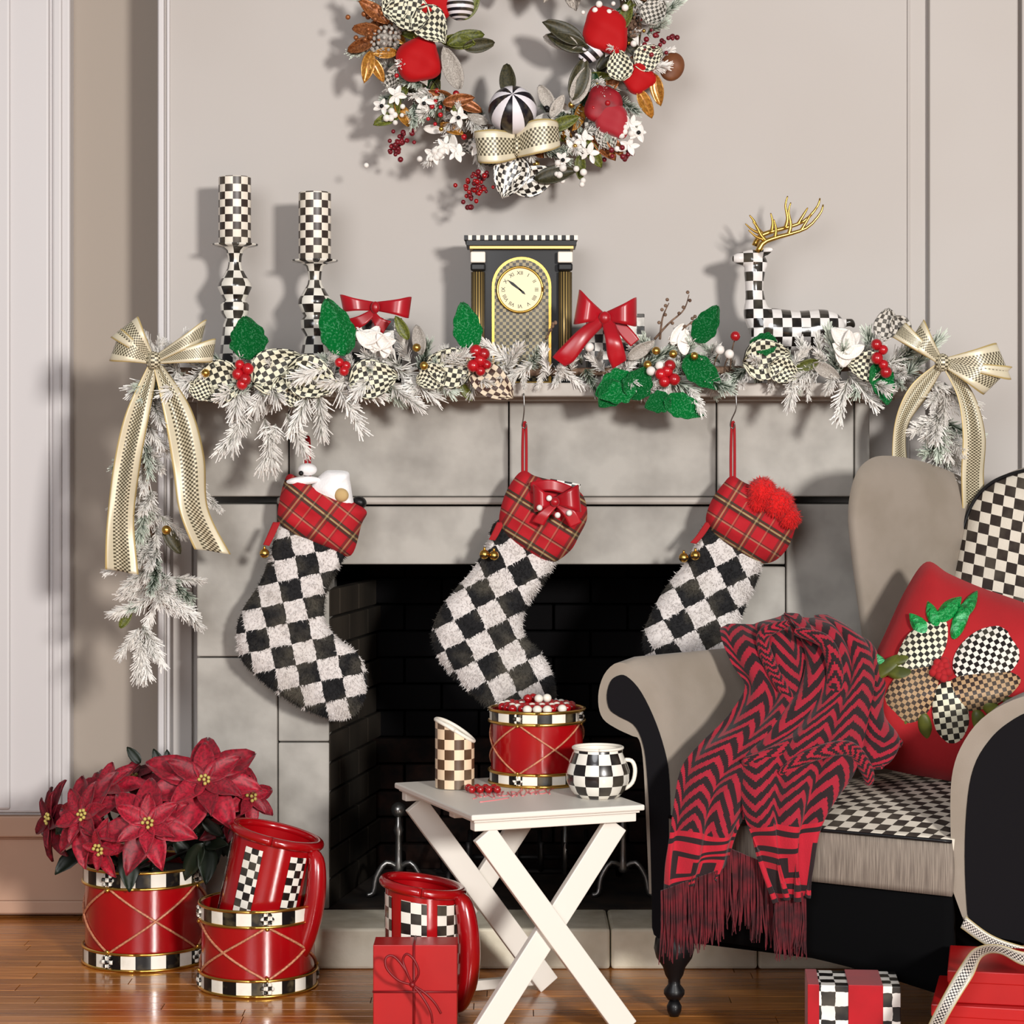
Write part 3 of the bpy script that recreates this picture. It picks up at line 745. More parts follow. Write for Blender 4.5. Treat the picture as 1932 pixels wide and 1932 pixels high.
m.tube(cr([at(300,700,5.40),at(270,760,5.37),at(275,900,5.40),at(290,1080,5.42),at(270,1240,5.45)], 30), .008, 8)
m.tube(cr([at(1700,690,5.40),at(1765,740,5.37),at(1775,900,5.50),at(1770,960,5.54),at(1770,1010,5.56)], 30), .008, 8)
part('branch', m, mTwig, ga)
NG = 142
for k in range(NG):
    x_ = 275+(1725-275)*(k+R.random())/NG
    yt, yb_ = envat(x_); up = (k % 2 == 0)
    y0 = R.uniform(685, 712); L = 95
    if up:
        a = R.uniform(25, 155); reach = max(28, y0-yt)
        sc_ = min(1.0, max(.42, reach/(L*max(.35, math.sin(math.radians(a)))+22))); tl = R.uniform(-10, 55)
    else:
        a = -R.uniform(20, 160); reach = max(30, yb_-y0)
        sc_ = min(1.15, max(.42, reach/(L*max(.3, math.sin(math.radians(-a)))+20))); tl = R.uniform(5, 50)
    sprig(ga, x_, y0, R.uniform(5.33, 5.40), a, sc_, tl, mFrostG if R.random() < .22 else None)
for k in range(30):     # front fill
    x_ = R.uniform(300, 1700); sprig(ga, x_, R.uniform(680, 725), 5.33, R.uniform(0, 360), .6, R.uniform(30, 70), mFrostG if R.random() < .25 else None, True)
for (a, b, c, d) in ((500,790,-75,1.1),(520,800,-100,1.0),(470,780,-120,1.0),(540,780,-60,1.0),(600,740,-80,1.0),(585,730,-105,1.0),(640,735,-55,1.0),(455,770,-95,.9),(1500,700,-100,.8),(1600,715,-110,.9),(1300,730,-60,.6),(740,730,-35,.8)):
    sprig(ga, a, b, 5.31, c, d, 20, None)
def hang(pts, n, wid, bottom, gfrac=.45):
    C = cr([Vector((a, b, c)) for a, b, c in pts], n)
    for k, c in enumerate(C):
        for q in range(2):
            a = -90+R.uniform(-75, 75); f = k/n
            sprig(ga, c.x+R.uniform(-12, 12), c.y+R.uniform(-8, 8), c.z-.01-R.uniform(0, .04), a, R.uniform(.6, .95)*wid, R.uniform(-5, 55), mFrostG if R.random() < gfrac*(1-f*.7) else None)
hang([(290,720,5.37),(272,820,5.39),(285,950,5.41),(295,1060,5.42),(290,1130,5.43)], 26, .95, 1)
for (a, b, c, d) in ((268,1210,-90,.8),(262,1205,-75,.8),(275,1205,-105,.8),(268,1180,-60,.7),(262,1185,-120,.7),(300,1110,-30,.9),(330,1130,-50,.8),(255,1060,-160,.6),(240,1055,-150,.5),(265,1195,-90,.8),(330,1090,-10,.6),(370,900,-60,.6),(385,930,-50,.5),(275,1215,-95,.75),(285,1195,-70,.7)):
    sprig(ga, a, b, 5.38, c, d, 15)
hang([(1770,720,5.37),(1775,790,5.40),(1775,850,5.45),(1772,905,5.50),(1772,940,5.53)], 17, 1.1, 1, .3)
# green leaves
for (x_, y_, a, L, tl) in ((468,637,100,82,0),(634,616,110,112,0),(880,614,100,92,-5),(1334,611,60,80,0),(1160,732,200,78,10),(1205,722,60,66,5),(1326,704,-40,90,0),(1292,768,-20,80,0),(1664,724,-75,82,5),(1150,745,230,60,10),(1440,648,175,50,0),(1240,760,200,50,8)):
    leafc(HOLN if (y_ < 625 and x_ > 600) or x_ > 1650 or a < 0 else HOL, ga, x_, y_, 5.295, a, L, None, 'holly_leaf', tl, R.uniform(-12, 12))
for (x_, y_, a, L, me) in ((408,724,200,98,CKLEAF),(376,735,160,50,CKLEAF),(525,697,30,104,CKLEAF),(590,716,-20,100,CKLEAF),(545,740,-60,66,CKLEAF),(706,716,10,92,CKLEAF),(845,693,170,92,CKLEAF),(812,712,200,60,CKLEAF),(928,722,-35,98,CKLEAFB),(1448,676,10,94,CKLEAF),(1480,700,-20,60,CKLEAF),(1700,622,-60,58,CKG1),(1632,690,170,70,CKLEAF),(1672,612,80,64,CKG1)):
    leafc(me, ga, x_, y_, 5.30, a, L, None, 'checked_leaf', R.uniform(-5, 8), R.uniform(-10, 10))
for (x_, y_) in ((452,688),(466,696),(448,706),(462,716),(455,725),(640,684),(652,690),(648,700),(898,662),(912,668),(904,680),(918,688),(892,690),(906,700),(1388,634),(1652,650),(1664,660),(1656,676),(1668,688),(1672,702),(1246,706),(1258,700),(1252,720),(1270,716),(1262,690),(940,770)):
    if y_ < 760: berry(ga, x_+R.uniform(-2, 2), y_, 5.275, R.uniform(9, 12.5))
for (x_, y_) in ((1238,662),(1222,688),(1270,668),(1310,672),(800,690),(786,656),(388,704)):
    berry(ga, x_, y_, 5.29, 8, mGold, 'gilt_bead')
for (x_, y_) in ((1358,660),(1376,668),(1228,700),(1245,690),(1112,655)):
    berry(ga, x_, y_, 5.285, 9, mWhite, 'cream_berry')
for (x_, y_, a, n_) in ((1600,668,60,5),(1596,640,120,4),(700,640,90,5),(735,650,80,4),(1280,640,90,4)):
    for k in range(n_): leafc(PETAL, ga, x_+R.uniform(-14, 14), y_+R.uniform(-12, 12), 5.30, a+k*38-70, 46, mWhite if x_ > 1500 else None, 'white_petal')
for P_ in ([(1235,640,5.33),(1262,610,5.31),(1290,585,5.31),(1300,556,5.31)],[(1245,640,5.33),(1250,600,5.31),(1262,572,5.32)],[(1262,650,5.33),(1290,620,5.30),(1316,600,5.31)],[(1030,640,5.35),(1040,620,5.33),(1048,610,5.33)]):
    m = MB(); m.tube(cr([at(*p) for p in P_], 10), [.003-.0002*k for k in range(11)], 6)
    for p in cr([at(*p) for p in P_], 6)[2:]: m.ball(p+Vector((R.uniform(-.008,.008), -.004, R.uniform(0,.008))), .0042, 8, 6)
    part('twig', m, mTwig, ga)
for (a, b, c, d) in ((1378,700,1388,634),(1345,705,1358,662),(1366,705,1376,670),(1640,700,1652,652)):
    m = MB(); m.tube(cr([at(a, b, 5.36), at((a+c)/2-3, (b+d)/2, 5.31), at(c, d, 5.285)], 8), .0016, 5); part('berry_stem', m, mTwig, ga)
for (x_, y_, a, L) in ((790,640,100,60),(758,618,120,50),(880,740,-60,40),(1560,700,-30,60),(1210,660,30,60),(1520,690,200,50)):
    leafc(PLAIN, ga, x_, y_, 5.32, a, L, mOlive if R.random() < .5 else mGrayLf, 'small_leaf')
berry(ga, 314, 1000, 5.34, 9, mGold, 'gilt_bead'); leafc(PLAIN, ga, 238, 1165, 5.40, 60, 44, mOlive, 'small_leaf'); leafc(PLAIN, ga, 325, 1020, 5.36, -60, 60, mDkLf, 'small_leaf')

# ------------------------------------------------------------------ end bows
def endbow(label, loops, tails, knot, z):
    t = thing('ribbon_bow', label, 'bow', at(knot[0], knot[1], z), 'gold checked ribbon bows at the garland ends')
    for tp in loops:
        m = MB(); loopbow(m, knot, [tp], z, 12, .03); part('loop', m, mRib, t)
    for L, Q in tails:
        m = MB(); strip2(m, L, Q, 44, 10, .0012, 0, wf=lambda u, v: .008*math.sin(u*9+v*5)*u+.006*math.cos(v*9)); part('tail', m, mRib, t)
    m = MB(); m.ball(at(knot[0], knot[1], z-.008), .017, 14, 10, 1.05, .8, 1.25, uvk=3); m.uv = [[(.35+(p[0] % 1)*.3, p[1]) for p in u] for u in m.uv]; part('knot', m, mRib, t)
z = 5.27
endbow('gold checked ribbon bow with long tails at the left end', [((232,622),(212,682)),((262,600),(214,640)),((382,606),(372,650)),((398,640),(392,684))],
    [([(280,690,z),(238,780,z),(214,880,z+.01),(203,980,z+.02),(200,1074,z+.03)], [(298,692,z),(280,790,z-.01),(264,880,z),(252,980,z+.02),(262,1084,z+.03)]),
     ([(290,690,z),(312,790,z-.01),(326,880,z),(338,960,z+.01),(368,1036,z+.03)], [(306,688,z),(360,770,z),(385,860,z+.01),(392,960,z+.02),(436,1046,z+.06)])], (290, 680), z)
z = 5.29
endbow('gold checked ribbon bow at the right end, above the armchair', [((1712,612),(1690,640)),((1745,606),(1716,655)),((1872,648),(1898,716)),((1900,690),(1850,742))],
    [([(1768,685,z),(1716,730,z),(1688,800,z),(1682,900,z+.03),(1690,980,z+.06)], [(1784,690,z),(1748,750,z),(1712,810,z),(1716,900,z+.03),(1720,980,z+.06)]),
     ([(1776,688,z),(1806,750,z),(1816,820,z),(1812,900,z+.03),(1815,980,z+.06)], [(1792,686,z),(1836,740,z),(1860,820,z),(1858,900,z+.03),(1860,980,z+.06)])], (1778, 684), z)

# ------------------------------------------------------------------ wreath
wc = (970, 38); wz = 5.60
wr = thing('wreath', 'large flocked wreath of checked leaves, red velvet blooms and ribbon', 'wreath', at(wc[0], wc[1], 5.66))
m = MB(); m.tube([at(wc[0]+222*math.cos(a), wc[1]+222*math.sin(a), 5.63) for a in [2*math.pi*k/64 for k in range(65)]], .026, 10)
part('ring', m, mTwig, wr)
def wp(adeg, r_): a = math.radians(adeg); return wc[0]+r_*math.cos(a), wc[1]-r_*math.sin(a)
for k in range(190):
    a = k*360/95+R.uniform(-3, 3); ri = R.uniform(185, 260); x_, y_ = wp(a, ri)
    outw = R.random() < .62
    da = (a+R.uniform(-60, 60)) if outw else (a+180+R.uniform(-45, 45))
    sprig(wr, x_, y_, R.uniform(5.50, 5.57), da, R.uniform(.5, .85) if outw else R.uniform(.3, .5), R.uniform(0, 50), mFrostG if R.random() < .35 else None, R.random() < .4)
mPLeafW = M('deep_green_leaf', (34,66,38), .5, rnd=.4)
fillm = [mOlive, mDkLf, mGrayLf, mCopper, mDkLf, mWhite, mAmber, mOlive, CKH, mGrayLf, mPLeafW]
for k in range(150):
    a = k*360/75+R.uniform(-3, 3); ri = R.uniform(180, 268); x_, y_ = wp(a, ri); mt = fillm[k % 11]
    leafc(CKG1 if mt is CKH else PLAIN, wr, x_, y_, R.uniform(5.50, 5.56), R.uniform(0, 360), R.uniform(38, 62), mt, 'leaf', R.uniform(-10, 30), R.uniform(-40, 40))
for k in range(60):
    x_, y_ = wp(R.uniform(0, 360), R.uniform(175, 275)); berry(wr, x_, y_, R.uniform(5.48, 5.52), R.uniform(3.5, 7), R.choice([mWhite, mGold, mBerry, mBlack, mOlive]), 'bead')
def bloom(x_, y_, r_, mat, z, name, ang=0, asp=1.1, sq=3):
    pts = []
    for k in range(20):
        a = 2*math.pi*k/20; rr = r_*(1+.07*math.cos(4*a)+.05*math.cos(3*a+1) if sq == 3 else 1)
        X_, Y_ = rr*asp*math.cos(a), rr*math.sin(a); c, s_ = math.cos(math.radians(ang)), math.sin(math.radians(ang))
        pts.append((x_+X_*c+Y_*s_, y_-X_*s_+Y_*c))
    m = MB(); puff(m, pts, z, r_*.42*z/F, 8, 48, 3.0, back=.5, wob=.002); return part(name, m, mat, wr)
for (x_, y_, r_, a, sp) in ((790,113,43,62,1.02),(1143,58,41,-58,1.2),(1204,147,29,-10,1.08),(822,2,32,-60,1.1),(1120,-100,36,0,1),(1140,200,36,-60,1.1)):
    bloom(x_, y_, r_, mRedV if y_ < 190 else M('crimson_bloom', (150,4,24), .6, c2=(110,4,16), ns=30), 5.49, 'velvet_bloom', a, sp)
bloom(1155, 225, 30, M('crimson_velvet', (156,4,26), .7, sheen=.3), 5.485, 'velvet_bloom', -60, 1.3)
bloom(1268, 126, 23, M('bronze_velvet', (130,74,34), .6, c2=(100,54,22), ns=20), 5.50, 'bronze_disc', 70, 1.2, 2)
for (x_, y_, a, L, me, mt) in ((765,28,170,86,CKLEAF,CKL),(815,52,-50,80,CKLEAF,CKL),(1168,122,100,60,CKLEAF,CKL),(1224,108,30,60,CKLEAF,CKL),(742,12,120,60,CKLEAF,CKL),(962,335,-110,84,CKLEAF,CKP),(1008,340,25,90,CKLEAFB,CKP),(1236,20,60,60,CKLEAF,CKH),(1145,262,-60,50,CKLEAF,CKH)):
    leafc(me, wr, x_, y_, 5.485, a, L, mt, 'checked_leaf')
for (x_, y_, a, L, mt) in ((1050,-58,-110,130,mGrayLf),(1078,-36,-84,110,mGrayLf),(1030,-75,-125,110,mWhite),(960,-70,-88,130,mDkLf),(925,-72,-75,120,mDkLf),(705,22,140,70,mCopper),(690,55,170,60,mCopper),(680,85,200,60,mCopper),(694,128,-100,60,mAmber),(712,132,-60,50,mAmber),(1240,170,-80,60,mAmber),(1218,196,-60,60,mAmber),(890,10,60,60,mOlive),(862,78,170,70,mOlive),(880,72,20,76,mOlive),(905,84,10,64,mDkLf),(1062,62,150,86,mDkLf),(1070,80,160,80,mDkLf),(1056,76,165,70,mGrayLf),(958,150,95,72,mDkLf),(1092,148,70,84,mDkLf),(1096,160,66,80,mGrayLf),(1030,182,120,60,mGrayLf),(1052,200,60,50,mGrayLf),(852,128,110,84,mGrayLf),(866,190,10,60,mCopper),(885,200,-20,56,mCopper),(745,195,90,60,mOlive),(760,215,120,60,mAmber),(1065,232,20,60,mOlive),(1120,290,-60,60,mOlive),(1140,280,-40,64,mCopper),(1095,315,-90,50,mOlive),(730,225,200,56,mOlive),(1160,275,-50,50,mCopper),(900,225,160,44,mGrayLf),(1180,30,70,60,mOlive),(1050,330,15,80,mDkLf)):
    leafc(PLAIN, wr, x_, y_, 5.49, a, L, mt, 'leaf')
for (x_, y_) in ((800,195),(865,222),(840,275),(862,288),(820,292),(1085,275),(1112,290),(1062,302),(1100,262),(1190,232),(1205,250),(1186,275),(1098,-18),(1060,-150),(748,180),(720,200),(905,280)):
    for k in range(5): leafc(PETAL, wr, x_+9*math.cos(k*1.257)+R.uniform(-3,3), y_-9*math.sin(k*1.257)+R.uniform(-3,3), 5.48, math.degrees(k*1.257)+R.uniform(-20,20), R.uniform(16,24), mWhite, 'white_petal')
    if R.random() < .6: berry(wr, x_, y_, 5.472, 4, mGold if R.random() < .5 else mBlack, 'flower_eye')
for (cx, cy, sp, n_, mt) in ((758,272,26,26,mBurg),(742,286,16,10,mBurg),(893,355,26,30,mRedE),(900,338,20,14,mBurg),(1240,76,26,24,mBurg),(1172,292,22,20,mBurg),(815,215,18,10,mBerry),(880,378,16,8,mBurg),(700,30,28,12,mCopper),(1128,195,18,10,mBerry),(690,60,20,8,mCopper)):
    for k in range(n_): berry(wr, R.gauss(cx, sp*.6), R.gauss(cy, sp*.55), R.uniform(5.47, 5.52), R.uniform(3.5, 5.5), mt, 'bead')
for (cx, cy, n_) in ((1070,320,6),(1175,250,8),(832,300,6),(745,215,8),(1130,20,6),(1100,335,3),(686,288,1),(808,312,2)):
    for k in range(n_): berry(wr, R.gauss(cx, 14), R.gauss(cy, 11), 5.48, R.uniform(4, 7.5), mWhite, 'cream_berry')
def pinecone(x_, y_, z, rp, ang, mt):
    r_ = rp*z/F; m = MB(); Mx = cam_frame(x_, y_, z, ang, 1)
    m.ball(at(x_, y_, z), r_*.7, 10, 8)
    for i in range(9):
        for k in range(8):
            a = (k+.5*(i % 2))*2*math.pi/8; t = i/8; rr = r_*math.sin(math.pi*(.12+.8*t)); ax = r_*1.25*(t*2-1)
            o = Mx @ Vector((-ax, rr*.75*math.cos(a), rr*.75*math.sin(a))); d = (Mx @ Vector((-ax+r_*.15, rr*1.15*math.cos(a), rr*1.15*math.sin(a))))
            m.ball((o+d)/2, r_*.17, 5, 4)
    return part('pine_cone', m, mt, wr)
pinecone(725, 76, 5.50, 24, 40, mGrayLf); pinecone(1190, 45, 5.52, 20, 100, mTwig)
def strball(x_, y_, z, rp, rot, nstr, mt, name):
    m = MB(); r_ = rp*z/F; m.ball((0,0,0), r_, 32, 18, uvk=nstr); Mx = Matrix.Translation(at(x_, y_, z)) @ rot
    m.v = [tuple(Mx @ Vector(p)) for p in m.v]; return part(name, m, mt, wr)
strball(967, 208, 5.46, 46, Matrix.Rotation(math.radians(58), 4, 'X'), 12, mStr, 'striped_ball')
m = MB(); m.ball((0,0,0), 27*5.49/F, 24, 18); m.uv = [[(p[1]*14, p[0]) for p in u] for u in m.uv]; m.v = [tuple(at(868, 12, 5.49)+Vector(p)) for p in m.v]; part('ringed_ball', m, mStr, wr)
m = MB(); m.ball((0,0,0), 1, 24, 18, .028, .02, .05); m.uv = [[(p[1]*14, p[0]) for p in u] for u in m.uv]; MM = Matrix.Translation(at(1122, 88, 5.50)) @ Matrix.Rotation(math.radians(42), 4, 'Y'); m.v = [tuple(MM @ Vector(p)) for p in m.v]; part('ringed_ball', m, mStr, wr)
# wreath ribbon bow
zb = 5.46
wb = thing('ribbon_bow', 'pale gold ribbon bow on the bottom of the wreath, under the striped ball', 'bow', at(973, 265, zb))
for L, Q in (([(972,250,zb),(935,244,zb-.03),(902,246,zb-.025),(896,250,zb+.01),(930,256,zb+.03)], [(974,300,zb),(940,308,zb-.03),(910,308,zb-.025),(904,304,zb+.01),(935,300,zb+.03)]),
             ([(974,250,zb),(1000,228,zb-.03),(1035,224,zb-.03),(1052,232,zb),(1020,240,zb+.03)], [(976,298,zb),(1005,292,zb-.035),(1040,284,zb-.03),(1056,276,zb),(1020,290,zb+.03)])):
    m = MB(); strip2(m, L, Q, 26, 8); part('loop', m, mRib, wb)
m = MB(); m.ball(at(975, 276, zb-.005), .012, 12, 8, .7, .8, 2.0, uvk=2); m.uv = [[(.35+(p[0] % 1)*.3, p[1]) for p in u] for u in m.uv]; part('knot', m, mRib, wb)
# ------------------------------------------------------------------ stockings
def fur_over(mb, n, ln, par, mat, seed=1, front_only=True):
    r = random.Random(seed); tris = []
    import bisect
    cum = []; acc = 0
    V = [Vector(p) for p in mb.v]
    for i, f in enumerate(mb.f):
        a, b, c = V[f[0]], V[f[1]], V[f[2]]; A = (b-a).cross(c-a).length*(1 if len(f) == 4 else .5)
        acc += A; cum.append(acc)
    out = MB(); cen = sum(V, Vector((0,0,0)))/len(V)
    for k in range(n):
        i = min(len(cum)-1, bisect.bisect(cum, r.random()*acc)); f = mb.f[i]; q = mb.uv[i]
        if len(f) == 4:
            s, t = r.random(), r.random(); a, b, c, d = [V[j] for j in f]
            p = a.lerp(b, s).lerp(d.lerp(c, s), t); uv = tuple((q[0][j]*(1-s)+q[1][j]*s)*(1-t)+(q[3][j]*(1-s)+q[2][j]*s)*t for j in (0, 1))
            nn = (b-a).cross(d-a)
        else:
            s, t = r.random(), r.random()
            if s+t > 1: s, t = 1-s, 1-t
            a, b, c = [V[j] for j in f]; p = a+(b-a)*s+(c-a)*t; uv = tuple(q[0][j]+(q[1][j]-q[0][j])*s+(q[2][j]-q[0][j])*t for j in (0, 1)); nn = (b-a).cross(c-a)
        nn = nn.normalized() if nn.length > 1e-12 else Vector((0,-1,0))
        if nn.dot(p-cen) < 0: nn = -nn
        d = (nn*.55+Vector((r.gauss(0, .35), r.gauss(0, .2), -.55+r.gauss(0, .35)))).normalized()
        sd = d.cross(nn); sd = sd.normalized() if sd.length > 1e-6 else Vector((1,0,0)); l = ln*r.uniform(.6, 1.3); w_ = .0011
        out.add([p+sd*w_, p-sd*w_, p+d*l], [(0,1,2)], [[uv]*3])
    o = part('fur', out, mat, par, smooth=False); o['kind'] = 'stuff'; return o
def stocking(label, body, cen, cuff, ccen, chk, ang, cang, loop, hook, bells, fill, sh=0):
    z = 5.40
    t = thing('christmas_stocking', label, 'stocking', at(loop[0], loop[1], z), 'checked fur stockings hung from the mantel')
    m = MB(); puff(m, body, z, .036, 9, 96, 3.2, cen, .7, uvs=chk, uva=ang, wob=.0025, uvshear=sh); part('leg', m, CKF, t)
    fur_over(m, 15000, .0085, t, CKF, seed=int(loop[0]))
    m = MB(); puff(m, cuff, lambda a, b: z-.012, .045, 8, 80, 4.0, ccen, .8, uvs=62, uva=cang, wob=.004); part('cuff', m, mPlaid, t)
    x_, y0, y1 = loop; m = MB()
    zz = z-.01
    m.tube(cr([at(x_-3, y1+12, zz), at(x_-3, (y0+y1)/2, zz-.004), at(x_-1, y0, zz), at(x_+3, y0+3, zz), at(x_+4, (y0+y1)/2, zz-.002), at(x_+4, y1+12, zz)], 24), .0034, 8); part('hanging_loop', m, mRedC, t)
    if hook:
        m = MB(); m.tube(cr([at(hook[0], hook[1], 5.352), at(hook[0]+1, (hook[1]+y0)/2, 5.352), at(x_-2, y0-8, 5.37), at(x_-4, y0+4, 5.385), at(x_+2, y0+8, 5.385), at(x_+4, y0-2, 5.38)], 20), .0016, 6); part('wire_hook', m, mIronB, t)
    (ax, ay), (bx, by) = bells[0]; m = MB()
    strip2(m, [(ax-7, ay, 5.372), ((ax+bx)/2-8, (ay+by)/2, 5.36), (bx-4, by-12, 5.36)], [(ax+7, ay, 5.372), ((ax+bx)/2+6, (ay+by)/2, 5.36), (bx+8, by-10, 5.36)], 12, 4); part('bell_ribbon', m, mRedC, t)
    for (bx, by) in bells[1:]:
        m = MB(); c = at(bx, by, 5.345); m.ball(c, .0115, 14, 10); m.tube([c+Vector((0,0,.010)), c+Vector((0,0,.017))], .003, 6); part('bell', m, mGold, t)
        m = MB(); m.tube([c+Vector((-.009,-.008,-.003)), c+Vector((0,-.0118,-.003)), c+Vector((.009,-.008,-.003))], .0012, 5); part('bell_slot', m, mBlack, t)
    return t
stocking('fluffy checked stocking with plaid cuff, left, stuffed with a white plush toy',
    [(530,985),(512,1040),(490,1100),(458,1150),(446,1195),(456,1245),(495,1285),(550,1325),(600,1348),(640,1358),(672,1345),(690,1310),(690,1262),(672,1230),(640,1205),(615,1175),(612,1135),(628,1090),(650,1050),(662,1010),(600,975)],
    (548, 1180), [(541,898),(562,900),(590,915),(640,935),(690,962),(682,990),(662,1048),(620,1036),(580,1020),(548,1006),(526,985),(526,950)], (608, 975), 40, -12, -52,
    (580, 826, 888), None, [((522,985),(500,1040)), (499,1044)], 0)
stocking('fluffy checked stocking with plaid cuff, middle, stuffed with red gift and ribbon',
    [(935,985),(920,1020),(895,1070),(860,1110),(830,1150),(814,1200),(832,1250),(872,1292),(912,1330),(960,1360),(1005,1368),(1040,1350),(1050,1310),(1040,1265),(1015,1225),(988,1195),(992,1150),(1020,1105),(1048,1060),(1052,1020),(990,960)],
    (925, 1190), [(972,900),(990,888),(1010,898),(1060,912),(1098,932),(1108,975),(1092,1012),(1075,1040),(1040,1062),(1002,1048),(965,1022),(942,990),(950,940)], (1024, 978), 44, -27, -58,
    (989, 800, 890), (988, 742), [((945,985),(926,1030)), (914,1046),(932,1048)], 0)
stocking('fluffy checked stocking with plaid cuff, right, topped by a red pompom',
    [(1335,985),(1315,1020),(1290,1065),(1258,1105),(1232,1150),(1213,1200),(1222,1250),(1262,1300),(1310,1340),(1360,1366),(1402,1370),(1440,1350),(1450,1310),(1436,1265),(1408,1225),(1396,1190),(1404,1150),(1425,1105),(1440,1060),(1452,1020),(1390,960)],
    (1320, 1190), [(1365,912),(1382,898),(1408,912),(1456,930),(1494,950),(1502,985),(1488,1030),(1462,1058),(1430,1062),(1392,1044),(1355,1018),(1332,985),(1342,945)], (1418, 985), 44, -27, -58,
    (1382, 800, 898), (1388, 740), [((1338,985),(1306,1036)), (1290,1052),(1312,1048)], 0)
# stuffed toys and gifts
t = thing('plush_toy', 'white plush toy peeking out of the left stocking', 'plush toy', at(615, 940, 5.40), None)
m = MB(); puff(m, [(582,930),(590,912),(612,890),(628,887),(656,890),(660,905),(664,930),(666,958),(640,968),(600,950)], 5.385, .035, 8, 48, 2.5, wob=.003); part('head', m, mPlush, t)
m = MB(); puff(m, ellip(580, 886, 18, 12, 0), 5.37, .018, 6, 32, 2.2); part('ear', m, mPlush, t)
m = MB(); puff(m, ellip(572, 907, 32, 8, 4), 5.365, .012, 6, 32, 2.2); part('scarf', m, mPlush, t)
m = MB(); puff(m, ellip(644, 934, 14, 13, -20), 5.352, .012, 5, 24, 2.2); part('muzzle', m, mTan, t)
m = MB(); m.ball(at(568, 893, 5.35), .006, 8, 6); part('eye', m, mBlack, t)
m = MB(); puff(m, ellip(678, 948, 14, 12, -20), 5.40, .02, 5, 24, 2.2); part('paw', m, mBlack, t)
t = thing('stocking_gift', 'little checked gift with red ribbon poking out of the middle stocking', 'gift', at(1050, 950, 5.38))
m = MB(); T = Matrix.Translation(at(1062, 935, 5.375)) @ Matrix.Rotation(math.radians(10), 4, 'Y'); m.box((-.036,-.02,-.04), (.036,.03,.034), T); m.uv = [[(p[0]/.018, p[1]/.018) for p in u] for u in m.uv]; part('box', m, CKG, t, smooth=False, bevel=.002)
m = MB(); loopbow(m, (1046, 945), [((1008,915),(1010,966)),((1088,915),(1092,966))], 5.325, 10, .02)
strip2(m, [(1040,948,5.32),(1018,966,5.31),(1004,984,5.315)], [(1054,952,5.32),(1036,974,5.31),(1026,992,5.315)], 12)
strip2(m, [(1044,950,5.32),(1062,970,5.31),(1076,996,5.315)], [(1056,944,5.32),(1084,962,5.31),(1098,986,5.315)], 12)
strip2(m, [(1000,910,5.34),(1040,905,5.325),(1080,918,5.34)], [(1002,930,5.34),(1040,926,5.325),(1080,938,5.34)], 12)
m.ball(at(1047, 947, 5.312), .011, 10, 8); part('bow', m, mRedB, t)
for (x_, y_) in ((1018,958),(1036,940),(1074,968),(1052,972)):
    m = MB(); m.ball(at(x_, y_, 5.305), .007, 10, 8); part('bead', m, mWhite, t)
t = thing('red_pompom_toy', 'bright red fluffy pompoms stuffed in the right stocking', 'pompom', at(1450, 940, 5.38))
for (x_, y_, r_) in ((1438,928,27),(1468,950,28),(1488,975,20),(1430,945,20)):
    m = MB(); m.ball(at(x_, y_, 5.35), r_*5.35/F, 22, 16); o = part('pompom', m, mPom, t); fur_over(m, 1500, .010, o, mPom, seed=x_)

# ------------------------------------------------------------------ drums
def drum(name, label, cat, cx, z, rp, ztop, zbase, band, nstr, nodes, group=None, lid=False):
    s = z/F; r = rp*s; X = at(cx, 0, z).x; Y = z-6; T = Matrix.Translation((X, Y, 0))
    t = thing(name, label, cat, (X, Y, zbase), group); H = ztop-zbase; bd = band
    m = MB(); m.lathe([(.001, zbase+.002), (r*.985, zbase+.002), (r*.985, ztop-.004), (r*.95, ztop-.004), (r*.95, zbase+.02), (.001, zbase+.02)], 56, M=T); part('drum_body', m, mRedE, t, sharp=40)
    for z0, z1 in ((zbase+.004, zbase+.004+bd), (ztop-bd-.004, ztop-.004)):
        m = MB(); m.lathe([(r*.985, z0), (r*1.015, z0), (r*1.015, z1), (r*.985, z1)], 72, un=nstr, M=T); m.uv = [[(a[0]+.01, a[1]) for a in u] for u in m.uv]; part('striped_band', m, mBand, t, sharp=40)
        for zz in (z0, z1):
            m = MB(); m.tube([(X+r*1.02*math.sin(a), Y-r*1.02*math.cos(a), zz) for a in [2*math.pi*k/64 for k in range(65)]], .0035, 8); part('gilt_rim', m, mGold, t)
    zl, zh = zbase+bd+.004, ztop-bd-.004
    for sg in (0, 1):
        m = MB(); pts = []
        for k in range(97):
            a = k/96*4; ph = a % 1; i = int(a) % 2
            tt = ph if (i+sg) % 2 == 0 else 1-ph
            ang = math.radians(nodes+a*90)
            pts.append((X+r*1.005*math.sin(ang), Y-r*1.005*math.cos(ang), zl+(zh-zl)*tt))
        m.tube(pts, .0028 if r > .12 else .002, 8); part('cord', m, mRope, t)
    for k in range(4):
        ang = math.radians(nodes+k*90)
        for zz in (zbase+.004+bd/2, ztop-.004-bd/2):
            m = MB(); c = Vector((X+r*1.03*math.sin(ang), Y-r*1.03*math.cos(ang), zz)); q = bd*.30
            tx = Vector((math.cos(ang), math.sin(ang), 0))
            for j in range(6):
                b = j*math.pi/3; m.ball(c+tx*q*math.cos(b)+Vector((0,0,q*math.sin(b))), q*.55, 8, 6)
            m.ball(c, q*.7, 10, 8); part('rosette', m, CKR, t)
            m = MB(); m.ball(c-Vector((0,0,(bd*.62 if zz > (zbase+ztop)/2 else -bd*.62))), q*.5, 8, 6); part('rosette_drop', m, mGold, t)
    return t, X, Y, r
CKR = CK('rosette_check', rough=.25, mode='obj', size=.009)
zb1 = 5.39
